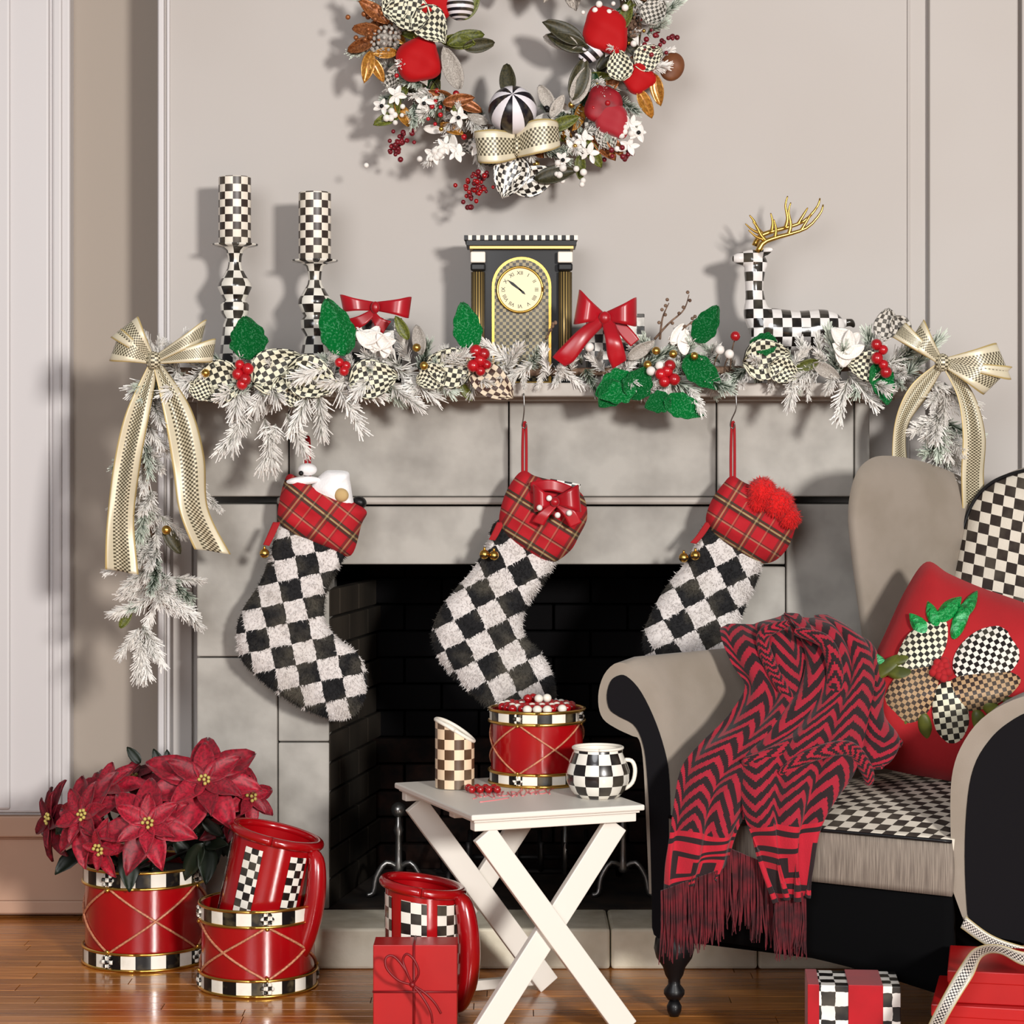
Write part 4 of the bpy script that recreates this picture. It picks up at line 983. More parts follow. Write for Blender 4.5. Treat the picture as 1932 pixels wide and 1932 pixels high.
t1, dX, dY, dR = drum('drum_planter', 'large red drum planter with striped bands holding the poinsettia', 'planter', 275, zb1, 115, .232, 0, .037, 26, -27, 'red drum containers')
m = MB(); m.lathe([(.001,.205),(dR*.94,.205)], 32, M=Matrix.Translation((dX, dY, 0))); part('soil', m, mSoil, t1)
t2, eX, eY, eR = drum('drum_planter', 'smaller red drum planter in front with a tilted red pitcher inside', 'planter', 487, 5.125, 108, .193, 0, .034, 24, -75, 'red drum containers')
m = MB(); m.lathe([(.001,.03),(eR*.93,.03)], 32, M=Matrix.Translation((eX, eY, 0))); part('inner_floor', m, mRedE, t2)
TT = .474   # side-table top height
t3, cX, cY, cR = drum('drum_canister', 'red drum canister with gold cords standing on the side table', 'canister', 1013, 4.985, 88, TT+.165, TT, .025, 20, -24, 'red drum containers')
m = MB(); m.lathe([(.001,TT+.156),(cR*.94,TT+.156)], 32, M=Matrix.Translation((cX, cY, 0))); part('lid', m, mRedE, t3)
sw = []
for i in range(-4, 5):
    for j in range(-4, 5):
        x = (i+.5*(j % 2))*.0215; y_ = j*.0188
        if math.hypot(x, y_) < cR*.84: sw.append((x, y_, 0))
sw += [(.004, 0, 1), (-.020, .004, 1), (-.008, .022, 1), (.022, .012, 1)]
def where(x, y_, l):
    if l: return 'sweet on top of the heap in the drum canister'
    return ('sweet in the %s of the drum canister, %s side' % ('front' if y_ < -.02 else 'back' if y_ > .02 else 'middle', 'left' if x < -.01 else 'right' if x > .01 else 'centre'))
for k, (x, y_, l) in enumerate(sw):
    m = MB(); c = Vector((cX+x, cY+y_, TT+.1665+l*.016)); m.ball(c, .0102, 10, 8, 1, 1, .9); wh = k % 3 == 1
    solo('peppermint', m, mIvory if wh else mRedE, ('white round ' if wh else 'red round ')+where(x, y_, l), 'candy', 'sweets in the drum canister', base=c-Vector((0, 0, .0092)))

# ------------------------------------------------------------------ poinsettia
BR = leaf_mesh(1, .52, .12, .22, .03, .8, .012, .1, vein=.1, nu=10, nv=6); BR.materials.append(mBract)
PL = leaf_mesh(1, .5, .1, .2, .03, .8, .012, .1, vein=.08, nu=8, nv=4); PL.materials.append(mPLeaf)
po = thing('poinsettia', 'red poinsettia in full bloom growing from the large drum planter', 'plant', (dX, dY, .205))
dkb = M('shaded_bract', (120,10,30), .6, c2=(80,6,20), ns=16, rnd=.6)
def flower(x_, y_, z, Rp, nrm, n1=7, n2=6, mt=None, ph=0):
    o = at(x_, y_, z); N = Vector(nrm).normalized(); u = N.orthogonal().normalized(); v = N.cross(u); r_ = Rp*z/F
    for ring, (n_, k_, el) in enumerate(((n1, 1.0, .05), (n2, .68, .35))):
        for k in range(n_):
            a = ph+2*math.pi*(k+.5*ring)/n_+R.uniform(-.15, .15); d = (u*math.cos(a)+v*math.sin(a))
            xd = d*math.cos(el)+N*math.sin(el); inst('bract', BR, po, frame(o+N*.004*ring, xd, N+d*R.uniform(-.2, .2), r_*k_*R.uniform(.88, 1.08)), mt)
    for k in range(7):
        a = k*.9; c = o+N*.012+(u*math.cos(a)+v*math.sin(a))*.011*(k > 0); inst('bud', BER, po, Matrix.Translation(c) @ Matrix.Scale(.0042, 4), mBud)
    st = MB(); st.tube(cr([o, o-N*.05-Vector((0,0,.05)), Vector((dX+R.uniform(-.05,.05), dY, .21))], 10), .004, 6); part('stem', st, mPLeaf, po)
flower(385, 1476, 5.22, 122, (.1, -.75, .65), 7, 6, None, .3)
flower(470, 1505, 5.30, 62, (.5, -.7, .4), 6, 5, None, .8)
flower(280, 1556, 5.14, 96, (-.05, -.85, .5), 7, 6, None, .2)
flower(160, 1540, 5.22, 92, (-.5, -.7, .35), 7, 6)
flower(200, 1490, 5.34, 84, (-.3, -.55, .75), 7, 6)
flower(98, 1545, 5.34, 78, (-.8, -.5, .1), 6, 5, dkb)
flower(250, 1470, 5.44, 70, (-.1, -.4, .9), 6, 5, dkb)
flower(330, 1500, 5.46, 80, (.1, -.5, .8), 6, 5)
flower(190, 1600, 5.16, 60, (-.4, -.85, -.2), 5, 4, mBract)
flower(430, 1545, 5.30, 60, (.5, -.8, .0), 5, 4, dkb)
for k in range(30):
    a = R.uniform(0, 2*math.pi); x_ = 285+R.uniform(-140, 180); y_ = R.uniform(1520, 1605)
    o = at(x_, y_, R.uniform(5.25, 5.45)); inst('green_leaf', PL, po, frame(o, (R.uniform(-1,1), R.uniform(-.6,.1), R.uniform(-.9,.2)), (R.uniform(-.4,.4), -1, .6), R.uniform(.06, .10)))
for (x_, y_, dx, dz) in ((265,1440,-.6,.7),(318,1455,-.1,1),(305,1450,-.4,.9)):
    inst('green_leaf', PL, po, frame(at(x_, y_, 5.40), (dx, 0, dz), (0,-1,.2), .05))

# ------------------------------------------------------------------ red pitchers
def pitcher(label, base, r, h, lean, slope, rotz, ballc, hand=1.0, bands=(-22, 42, -88), bw=26):
    t = thing('enamel_pitcher', label, 'pitcher', base, 'red pitchers with checked stripes'); t.rotation_euler = (0, 0, 0)
    T = Matrix.Translation(base) @ Matrix.Rotation(math.radians(lean), 4, 'Y') @ Matrix.Rotation(math.radians(rotz), 4, 'Z')
    sl = math.tan(math.radians(slope)); n = 56
    def hz(x, z): return z+(x*sl if z > h*.5 else 0)*((z-h*.5)/(h*.5))
    m = MB(); m.lathe([(.001,0),(r*.94,0),(r*.97,.006),(r*.99,h*.35),(r*1.0,h*.7),(r*1.02,h),(r*.96,h),(r*.93,h*.5),(r*.9,.012),(.001,.01)], n)
    m.v = [tuple(T @ Vector((p[0], p[1], hz(p[0], p[2])))) for p in m.v]; part('body', m, mRedE, t, sharp=50)
    for a in bands:
        m = MB(); m.lathe([(r*1.0,h*.03),(r*1.012,h*.05),(r*1.02,h*.45),(r*1.03,h*.88),(r*1.02,h*.89)], 10, a0=a-bw/2, a1=a+bw/2)
        m.uv = [[(p[0]*2.5+.01, p[1]/(r*math.radians(bw)/2.5)) for p in u] for u in m.uv]
        m.v = [tuple(T @ Vector((p[0], p[1], hz(p[0], p[2])))) for p in m.v]; part('checked_band', m, CKP, t)
    m = MB(); m.tube([T @ Vector((r*1.05*math.sin(q), -r*1.05*math.cos(q), hz(r*math.sin(q), h*.97))) for q in [2*math.pi*k/56 for k in range(57)]], .0105, 12); part('rolled_rim', m, mRedE, t)
    m = MB(); q = .45; d = Vector((math.cos(-q), math.sin(-q), 0))
    P_ = [Vector((d.x*r*1.0, d.y*r, hz(d.x*r, h*.93))), Vector((d.x*r*1.22, d.y*r*1.22, h*.86)), Vector((d.x*r*1.38, d.y*r*1.38, h*.6)), Vector((d.x*r*1.34, d.y*r*1.34, h*.32)), Vector((d.x*r*1.15, d.y*r*1.15, h*.14)), Vector((d.x*r*.95, d.y*r*.95, h*.08))]
    m.tube([T @ p for p in cr(P_, 24)], [.012+.012*math.sin(math.pi*k/24) for k in range(25)], 14); part('handle', m, mRedE, t)
    return t
pitcher('tilted red pitcher with checked stripes sitting inside the smaller drum', Vector((eX-.022, eY+.005, .040)), .094, .312, 12, -2, 0, None)
b = at(798, 0, 4.85)
pitcher('upright red pitcher with checked stripes behind the plain red box', Vector((b.x, b.y, 0)), .079, .283, 0, -10, 0, None, bands=(-12, 44, -72), bw=40)

# ------------------------------------------------------------------ side table
A = at(890, 0, 4.53); A.z = 0; Bv = at(1217, 0, 4.667); Bv.z = 0; Cv = at(775, 0, 4.986); Cv.z = 0
ax = (Bv-A); lw = ax.length; ax.normalize(); ay = Vector((-ax.y, ax.x, 0)); ld = .485
tb = thing('side_table', 'small white folding side table with crossed legs in front of the hearth', 'side table', A)
TM = Matrix(((ax.x, ay.x, 0, A.x), (ax.y, ay.y, 0, A.y), (0, 0, 1, 0), (0, 0, 0, 1)))
def tbx(n, lo, hi, Mx=None, bev=.002, m_=None): m = MB(); m.box(lo, hi, TM @ Mx if Mx else TM); return part(n, m, m_ or mTable, tb, smooth=False, bevel=bev)
top = tbx('tabletop', (0, 0, TT-.012), (lw, ld, TT), bev=.003)
tbx('top_moulding', (.008, .008, TT-.017), (lw-.008, ld-.008, TT-.012), bev=.001)
for y_ in (.02, ld-.038): tbx('apron', (.012, y_-.004, TT-.036), (lw-.012, y_+.022, TT-.017))
def bar(xa, za, xb_, zb_, y_, wd=.05, th=.018):
    d = math.atan2(zb_-za, xb_-xa); L = math.hypot(xb_-xa, zb_-za)
    Mx = Matrix.Translation((xa, y_, za)) @ Matrix.Rotation(-d, 4, 'Y'); tbx('leg', (0, 0, -wd/2), (L, th, wd/2), Mx)
for y_ in (.018, ld-.046):
    bar(.035, TT-.042, lw-.05+.02, .014, y_-.0, .05); bar(lw-.045, TT-.042, .03, .014, y_+.019, .05)
tbx('stretcher', (.04, ld-.03, .012), (lw-.03, ld-.012, .034)); tbx('stretcher', (.05, ld*.5, TT-.045), (lw-.05, ld*.5+.03, TT-.02))
# red script painted across the top, thin raised strokes
m = MB(); rs = random.Random(5)
o0 = at(884, 1511, 1); 
def tp(px_, py_):
    z = (CH-TT)*F/(py_-HOR); v = at(px_, py_, z); v.z = TT+.0006; return v
pts = []
for k in range(64):
    u = k/63; pts.append(tp(892+u*150+4*math.sin(k*1.7)+rs.uniform(-2,2), 1502-u*9+rs.uniform(2.5,7)*math.sin(k*1.25+1.4)))
m.tube(cr(pts, 260), .0013, 5)
for (a, b, c, d) in ((985,1485,968,1502),(1000,1483,992,1498),(905,1514,960,1506),(1040,1484,1000,1497)): m.tube(cr([tp(a, b), tp((a+c)/2+4, (b+d)/2), tp(c, d)], 8), .0015, 5)
o = part('script_lettering', m, mScript, tb, label='faded red handwritten script')
# tumbler with slanted mouth
z = 4.905; X = at(858, 0, z).x; s = z/F; r_ = 37*s; h0 = at(0, 1357, z).z-TT; h1 = at(0, 1398, z).z-TT
t = thing('slanted_tumbler', 'tan and brown checked tumbler with slanted white rim on the side table', 'tumbler', (X, z-6, TT))
def slant(x): return TT+h0+(h1-h0)*((x+r_)/(2*r_))**1.3 if x > -r_ else TT+h0
m = MB(); n = 40; vs_, fs, uv = [], [], []
NV = 12
for i in range(NV+1):
    for k in range(n+1):
        a = 2*math.pi*k/n-math.pi; x = r_*math.sin(a); y_ = -r_*math.cos(a); zt_ = slant(x); vs_.append((X+x, z-6+y_, TT+.002+(zt_-TT-.002)*i/NV))
for i in range(NV):
    for k in range(n):
        f = (i*(n+1)+k, i*(n+1)+k+1, (i+1)*(n+1)+k+1, (i+1)*(n+1)+k); fs.append(f); uv.append([((q % (n+1))/n*12, (vs_[q][2]-TT)/.0215+.02) for q in f])
m.add(vs_, fs, uv); part('glass', m, CKT, t)
m = MB(); m.lathe([(.001,TT+.003),(r_*.97,TT+.003),(r_*1.0,TT+.006)], 40, M=Matrix.Translation((X, z-6, 0))); m.lathe([(.001,TT+.006),(r_*.93,TT+.006)], 40, M=Matrix.Translation((X, z-6, 0))); part('foot', m, mIvory, t)
m = MB(); m.tube([(X+r_*.97*math.sin(a), z-6-r_*.97*math.cos(a), slant(r_*math.sin(a))) for a in [2*math.pi*k/48 for k in range(49)]], .0042, 10); part('rim', m, mIvory, t)
m = MB(); vs_ = []; fs = []
for i in range(2):
    for k in range(n):
        a = 2*math.pi*k/n; x = r_*.95*math.sin(a); vs_.append((X+x, z-6-r_*.95*math.cos(a), TT+.01 if i == 0 else slant(x)-.001))
for k in range(n): fs.append((k, n+k, n+(k+1) % n, (k+1) % n))
m.add(vs_, fs); part('inner_wall', m, mIvory, t)
# mug
z = 4.775; X = at(1128, 0, z).x; s = z/F; T = Matrix.Translation((X, z-6, 0))
t = thing('checked_mug', 'black and white checked mug with curled handle on the table edge', 'mug', (X, z-6, TT))
Z = lambda y_: TT+(1500-y_)*s
pr = [(.001,Z(1500)),(38*s,Z(1500)),(42*s,Z(1497)),(52*s,Z(1486)),(60*s,Z(1468)),(60*s,Z(1450)),(53*s,Z(1430)),(47*s,Z(1415)),(46.5*s,Z(1408))]
m = MB(); m.lathe(cr([(a, 0, b) for a, b in pr], 1) and pr, 48, un=14, vs=1/(21*s), M=T)
m.uv = [[(a[0], a[1]-.3) for a in u] for u in m.uv]; part('body', m, CKP, t)
m = MB(); m.lathe([(45*s,Z(1408)),(.93*46*s,Z(1440)),(50*s,Z(1470)),(.001,Z(1480))], 40, M=T); part('inside', m, mIvory, t)
m = MB(); m.tube([(X+46.5*s*math.sin(a), z-6-46.5*s*math.cos(a), Z(1407)) for a in [2*math.pi*k/48 for k in range(49)]], .0032, 8); part('rim', m, mIvory, t)
m = MB(); H = lambda a, b: Vector((X+(a-1128)*s, z-6-.005, Z(b))); m.tube(cr([H(1172,1436),H(1178,1430),H(1192,1432),H(1198,1448),H(1194,1470),H(1182,1482),H(1170,1484),H(1168,1478)], 22), .0045, 10); part('handle', m, mIvory, t)
# red beads (sweets) beside the tumbler
for k in range(8):
    x_ = 884+(k % 4)*16+(k//4)*6; zz = 4.845 if k < 4 else 4.82; c = at(x_, 0, zz); c.z = TT+.0085
    m = MB(); m.ball(c, .0085, 12, 8)
    for q in range(3): m.ball(c+Vector((.004*(q-1), -.0065, .003)), .0022, 6, 5)
    solo('red_sweet', m, mRedE, 'glossy red sweet lying between the tumbler and the drum canister', 'candy', 'red sweets on the side table', base=c-Vector((0,0,.0085)))

# ------------------------------------------------------------------ gift boxes on the floor
t, T, w2, hh = boxthing('gift_box', 'plain red gift box tied with string, in front of the upright pitcher', 'gift box', 704, 862, 1783, 4.66, .08, mRedP, 0)
m = MB(); yb = -.0425
m.tube([T @ Vector((-w2-.001, yb, hh*.50)), T @ Vector((w2+.001, yb, hh*.50))], .0025, 6); m.tube([T @ Vector((-.002, yb, .002)), T @ Vector((-.002, yb, hh+.001)), T @ Vector((-.002, .04, hh+.001))], .0025, 6); part('string', m, mDarkR, t)
m = MB(); c = (778, 1858)
for P_ in ([(778,1858,4.602),(752,1850,4.595),(730,1828,4.593),(728,1808,4.595),(742,1804,4.597),(762,1826,4.595),(778,1858,4.60)],
           [(778,1858,4.602),(790,1836,4.595),(782,1812,4.593),(768,1800,4.595),(760,1812,4.597),(768,1836,4.595),(778,1858,4.60)],
           [(778,1858,4.60),(800,1872,4.593),(820,1892,4.593),(832,1912,4.597)],[(778,1858,4.60),(796,1880,4.595),(812,1908,4.595),(816,1930,4.599)]):
    m.tube(cr([at(*p) for p in P_], 26), .0026, 7)
m.ball(at(778,1858,4.597), .006, 10, 8); part('string_bow', m, mDarkR, t)
t, T, w2, hh = boxthing('gift_box', 'checked gift box with broad red ribbon on the floor before the armchair', 'gift box', 1532, 1704, 1860, 4.38, .13, CKG, 0, rot=-5, uvs=.027)
m = MB(); m.box((-.012, -.067, 0), (.054, .067, hh+.002), T); part('ribbon_band', m, mRedB, t, smooth=False, bevel=.001)
m = MB(); m.box((-w2-.002, -.0665, 0), (-w2+.02, .0665, hh+.0015), T); part('ribbon_band', m, mRedB, t, smooth=False, bevel=.001)
for (x0, x1, yt_, z, dep, base, lab, rot) in ((1792, 2120, 1905, 4.20, .24, 0, 'lower red gift box at the right edge, under the checked ribbon', -14), (1816, 2100, 1838, 4.22, .22, None, 'upper red gift box stacked at the right edge below the armchair', -12)):
    if base is None: base = prev
    t, T, w2, hh = boxthing('gift_box', lab, 'gift box', x0, x1, yt_, z, dep, mRedP, base, rot=rot, group=None)
    m = MB(); m.box((-w2-.002, -dep/2-.002, hh-.022), (w2+.002, dep/2+.002, hh+.0005), T); part('lid', m, mRedP, t, smooth=False, bevel=.002); prev = base+hh+.001
# ------------------------------------------------------------------ wing armchair
ch = thing('wing_armchair', 'taupe wing armchair with checked seat and back, black arm fronts', 'armchair', Vector((at(1530, 0, 4.7).x, -1.2, 0)))
def sweep_arm(cs, z, d, name, mat, n=14, shrink=.0, lift=.0, capf=True):
    P0 = cr([at(a, b, z) for a, b in cs], 56); N = len(P0); cen = sum(P0, Vector((0,0,0)))/N
    m = MB(); rows = []
    for i in range(n+1):
        t = i/n; k = 1.0
        if i == 0: k = .955
        off = Vector((d[0]*t, d[1]*t-(0 if i else .0), lift*t))
        rows.append([cen+(p-cen)*k*(1-shrink*t)+off+(Vector((0, .012, 0)) if i else Vector((0,0,0))) for p in P0])
    vs_ = [p for r_ in rows for p in r_]; fs = []; uv = []
    for i in range(n):
        for k in range(N):
            k2 = (k+1) % N; fs.append((i*N+k, (i+1)*N+k, (i+1)*N+k2, i*N+k2)); uv.append([(k/8, i/4), (k/8, (i+1)/4), ((k+1)/8, (i+1)/4), ((k+1)/8, i/4)])
    fs.append(tuple(range(N))); uv.append([(0,0)]*N); fs.append(tuple(n*N+k for k in range(N))[::-1]); uv.append([(0,0)]*N)
    m.add(vs_, fs, uv); return part(name, m, mat, ch, sharp=60)
def panel(pts, z, T, name, mat, par=None, push=.004):
    P0 = cr([at(a, b, z-push) for a, b in pts], 64, True); N = len(P0); m = MB()
    m.add(P0+[p+Vector((0, T, 0)) for p in P0], [tuple(range(N)), tuple(range(N, 2*N))[::-1]]+[(k, N+k, N+(k+1) % N, (k+1) % N) for k in range(N)])
    return part(name, m, mat, par or ch, smooth=False)
zl_, zr_ = 4.80, 4.50
dL = (.52, .40); dR = (.46, .60)
csL = [(1276,1700),(1274,1600),(1272,1500),(1268,1440),(1256,1380),(1236,1330),(1206,1290),(1180,1262),(1152,1262),(1134,1285),(1126,1318),(1130,1350),(1152,1372),(1185,1388),(1208,1394),(1216,1440),(1222,1560),(1228,1700)]
csL = [(1280,1700),(1278,1560),(1273,1450),(1262,1390),(1245,1335),(1222,1290),(1196,1255),(1165,1243),(1140,1262),(1127,1295),(1126,1330),(1136,1356),(1162,1374),(1192,1388),(1206,1396),(1214,1440),(1220,1560),(1226,1700)]
aL = sweep_arm(csL, zl_, dL, 'arm', mGrayF, lift=.012)
plL = [(1182,1276),(1206,1300),(1230,1345),(1250,1400),(1262,1460),(1266,1580),(1268,1700),(1268,1764),(1234,1764),(1230,1700),(1226,1560),(1220,1450),(1212,1400),(1196,1368),(1168,1352),(1150,1338),(1145,1312),(1152,1286),(1166,1275)]
panel(plL, zl_, .008, 'arm_front_panel', mBlkF)
csR = [(1792,1690),(1788,1600),(1787,1500),(1793,1445),(1810,1400),(1842,1355),(1888,1322),(1945,1302),(2010,1304),(2066,1335),(2090,1395),(2070,1455),(2022,1484),(2004,1540),(2002,1640),(2006,1795),(1930,1778),(1868,1768),(1812,1745)]
sweep_arm(csR, zr_, dR, 'arm', mGrayF)
plR = [(1824,1700),(1821,1600),(1827,1500),(1841,1440),(1868,1396),(1900,1366),(1945,1342),(1998,1338),(2040,1360),(2058,1400),(2040,1438),(1996,1462),(1976,1540),(1974,1640),(1978,1786),(1920,1776),(1870,1765),(1832,1738)]
panel(plR, zr_, .008, 'arm_front_panel', mBlkF)
m = MB(); strip2(m, [(1822,1728,4.485),(1868,1762,4.482),(1920,1782,4.48),(1990,1796,4.48)], [(1812,1750,4.485),(1862,1784,4.482),(1916,1802,4.48),(1990,1816,4.48)], 20, 4, .003); part('checked_trim', m, mRibD, ch)
# seat: rail, cushion, base
def quadprism(p, zfs, dd, name, mat, bev=.004, nx=16, uvs=.02, dome=0):
    pass
def railpt(t, y0, y1):  # t along the front from left to right
    x_ = 1262+(1796-1262)*t; z = zl_+(zr_-zl_)*t-.012-.035*math.sin(math.pi*t)
    return x_, z
def band(name, ytopL, ytopR, ybotf, mat, th=.05, zoff=0, uvk=9):
    m = MB(); n = 30
    def fn(u, v):
        x_, z = railpt(u, 0, 0); yt = ytopL+(ytopR-ytopL)*u; yb_ = ybotf(u)
        p = at(x_, yt+(yb_-yt)*(1-v), z+zoff); bul = .008*math.sin(math.pi*v); return p+Vector((0, -bul, 0))
    m.sheet(lambda u, v: fn(u, v), n, 8, th, uvfn=lambda u, v: (u*uvk, v)); return part(name, m, mat, ch)
band('front_rail', 1543, 1590, lambda u: 1634+u*58, mRep, .04)
band('seat_base', 1638, 1688, lambda u: 1766+u*118-18*math.sin(math.pi*u), mBlkU, .04, .012)
m = MB(); m.tube([at(railpt(k/20,0,0)[0], 1541+47*k/20, railpt(k/20,0,0)[1]-.006) for k in range(21)], .0035, 8); part('welt', m, mBlack, ch)
# seat cushion dome
FLp = at(1262, 1541, zl_-.01); FRp = at(1796, 1588, zr_-.01); FLp.z = FRp.z = .432
BLp = FLp+Vector((dL[0]*1.02, dL[1]*1.15, 0)); BRp = FRp+Vector((dR[0]*1.0, dR[1]*1.0, 0))
def seatfn(u, v):
    a = FLp.lerp(FRp, u)+Vector((0, -.035*math.sin(math.pi*u), 0)); b = BLp.lerp(BRp, u); p = a.lerp(b, v); e = min(1, v*7)
    p.z = .432+.010*min(1, u*8)*min(1, (1-u)*8)*math.sin(e*math.pi/2)+.05*math.sin(math.pi*min(1, v*.6+.05))*math.sin(math.pi*u)**.6*e
    return p
m = MB(); m.sheet(seatfn, 40, 36, .05, uvfn=lambda u, v: (u*24+v*2, v*27)); m.f = [list(reversed(f)) for f in m.f]; m.uv = [list(reversed(u)) for u in m.uv]
part('seat_cushion', m, CKS, ch)
# body block under the cushion so the seat is closed
m = MB(); V = []
for zz in (.16, .40):
    for p, o in ((FLp, Vector((.03,.04,0))), (FRp, Vector((-.02,.04,0))), (BRp, Vector((0,0,0))), (BLp, Vector((0,0,0)))): V.append(Vector((p.x, p.y, 0))+o+Vector((0,0,zz)))
m.add(V, [(0,1,2,3),(7,6,5,4),(0,4,5,1),(1,5,6,2),(2,6,7,3),(3,7,4,0)]); part('seat_box', m, mBlkU, ch, smooth=False)
# wings
wx0, wx1 = 1620.0, 1790.0
wingz = lambda x_, y_: 5.17+(x_-wx0)/(wx1-wx0)*.17
m = MB(); puff(m, [(1640,1330),(1626,1200),(1614,1110),(1604,1030),(1600,975),(1604,930),(1618,888),(1645,864),(1680,860),(1730,868),(1785,886),(1835,915),(1846,960),(1836,1010),(1812,1080),(1796,1150),(1788,1240),(1784,1330)], wingz, .045, 10, 90, 5, (1720, 1090), .7); part('wing', m, mGrayF, ch)
# back
bz = lambda x_, y_: 5.35-(x_-1780)/(2105-1780)*.22+max(0, (1200-y_))*.0001
m = MB(); puff(m, [(1786,1400),(1782,1260),(1788,1160),(1806,1080),(1826,1000),(1850,935),(1888,900),(1932,882),(1990,870),(2060,872),(2110,892),(2136,940),(2136,1040),(2120,1200),(2110,1400),(1950,1420)], lambda a, b: bz(a, b)+.05, .06, 8, 90, 6, (1950, 1150), 1.0); part('backrest', m, mGrayF, ch)
m = MB(); puff(m, [(1782,1400),(1776,1260),(1782,1150),(1796,1075),(1815,1000),(1836,945),(1870,910),(1920,890),(1980,880),(2040,880),(2085,900),(2106,960),(2106,1060),(2096,1200),(2090,1400),(1950,1420)], bz, .055, 10, 90, 5, (1930, 1150), .4, uvs=20, uva=14, uvshear=-.12); part('back_cushion', m, CKS, ch)
wing2 = lambda x_, y_: 5.14-(x_-2080)/170*.25
m = MB(); puff(m, [(2080,1330),(2085,1150),(2095,1000),(2110,920),(2150,880),(2210,880),(2240,930),(2245,1050),(2236,1200),(2225,1330)], wing2, .045, 8, 70, 5, (2160, 1100), .7); part('wing', m, mGrayF, ch)
edge = [at(a, b, bz(a, b)-.01) for a, b in ((1778,1330),(1777,1240),(1783,1150),(1797,1075),(1816,1000),(1837,946),(1871,911),(1920,891),(1980,881),(2040,881),(2084,902))]
m = MB(); m.tube(cr(edge, 50), .0045, 8); part('welt', m, mBlack, ch)
# legs
def leg(x_, z, foot=True):
    b = at(x_, 0, z); t_ = .215; m = MB(); T = Matrix.Translation((b.x, z-6, 0))
    m.lathe([(.001,.035),(.014,.036),(.022,.048),(.022,.056),(.013,.068),(.013,.078),(.019,.088),(.024,.105),(.038,.125),(.043,.145),(.040,.165),(.026,.182),(.030,.19),(.030,.25),(.001,.25)], 28, M=T); o = part('leg', m, mBlack, ch)
    c = MB(); c.lathe([(.001,.0),(.010,.001),(.015,.012),(.016,.022),(.010,.034),(.001,.036)], 18, M=T); part('caster', c, mBlack, o)
leg(1272, 4.84); leg(1990, 4.55)
BRk = BRp-Vector((.05,.02,0)); BLk = BLp-Vector((.02,.05,0))
for p in (BRk, BLk):
    m = MB(); m.tube([(p.x, p.y, .25), (p.x+.01, p.y+.02, .003)], [.022, .014], 10); part('leg', m, mBlack, ch)

# ------------------------------------------------------------------ cushion
cz = lambda x_, y_: 4.93-(x_-1780)/250*.06+max(-60, (1250-y_))*.0006
cu = thing('throw_pillow', 'red square cushion with checked leaf wreath motif on the armchair', 'cushion', at(1780, 1430, 4.95))
out = [(1748,1060),(1790,1082),(1850,1108),(1935,1138),(1995,1165),(1978,1230),(1946,1330),(1900,1450),(1860,1480),(1760,1468),(1670,1450),(1596,1425),(1618,1330),(1640,1262),(1672,1190),(1710,1110)]
m = MB(); puff(m, out, cz, .085, 12, 96, 3.0, (1790, 1262), .6); part('cover', m, mRedC, cu)
def hz(x_, y_): 
    t = min(1, math.hypot((x_-1790)/175, (y_-1262)/175)); return cz(x_, y_)-.085*math.sqrt(max(.05, 1-t**3))
def motif(name, cx, cy, a, b, ang, mat, uvs=9, tip=.35, k=0):
    m = MB(); puff(m, ellip(cx, cy, a, b, ang, 20, tip), lambda x_, y_: hz(x_, y_)-.004-k*.004, .010, 5, 40, 2.4, None, 1.0, uvs=uvs, uva=ang*-1); part(name, m, mat, cu)
CKD2 = CK('brown_gold_check', (44,26,18), (176,142,104), .6)
for (cx, cy, a, b, ang) in ((1735,1180,30,14,130),(1812,1168,40,14,70),(1880,1345,40,14,-40),(1700,1380,34,12,-110),(1640,1240,34,12,160),(1700,1270,30,14,180),(1790,1150,34,16,45),(1760,1160,30,12,110),(1828,1142,32,12,60),(1668,1262,44,14,215),(1640,1282,30,10,200),(1700,1245,26,10,200),(1852,1372,36,16,-70),(1838,1400,26,12,-120),(1745,1372,30,14,-80),(1920,1330,30,12,-20)):
    motif('leaf', cx, cy, a, b, ang, mOlive if cy > 1240 else mGreen, tip=.6)
motif('checked_leaf', 1742, 1222, 66, 38, 52, CKL, 8.5); motif('checked_leaf', 1868, 1234, 76, 50, 30, CKP, 9)
motif('checked_leaf', 1850, 1300, 78, 38, 14, CKD2, 8, k=.3); motif('checked_leaf', 1716, 1316, 76, 44, 238, CKD2, 8, k=.3)
motif('checked_leaf', 1794, 1352, 68, 34, -82, CKL, 11, k=.6)
for k in range(12):
    m = MB(); a = k*2.4; r_ = 5.2*math.sqrt(k); x_, y_ = 1775+r_*math.cos(a), 1263+r_*math.sin(a); m.ball(at(x_, y_, hz(x_, y_)-.018), .0095, 10, 8); part('berry', m, mRedC, cu)

# ------------------------------------------------------------------ woven throw
RED = lin((172,12,36)); DRK = lin((28,5,9)); RED2 = lin((152,14,38))
key = ["11111111111111111111",
       "10000000001000000000",
       "10111111101011111110",
       "10100000101010000010",
       "10101110101010111010",
       "10101010101010101010",
       "10001010001010001010",
       "11111011111011111011",
       "00000000000000000000",
       "11111111111111111111",
       "00000000000000000000"]
def wovencol(nz, amp, v0, wk, uo=0):
    def f(u, v):       # u: down the cloth, v: across
        if u > v0:
            q = (u-v0)/(1-v0); b = q*14
            if b < 3: return RED if int(b*1.0) % 2 == 0 else DRK
            i = int((b-3)); j = int(v*8+uo) % 20
            return RED if key[min(10, i)][j] == '1' else DRK
        tri = abs(((v*wk) % 1)*2-1); s = u*nz+tri*amp+.5*math.sin(u*9+v*4)
        return RED2 if (s % 1) < .47 else DRK
    return f
th = thing('throw_blanket', 'red and black chevron woven throw with fringe draped over the chair arm', 'blanket', at(1420, 1500, 4.75))
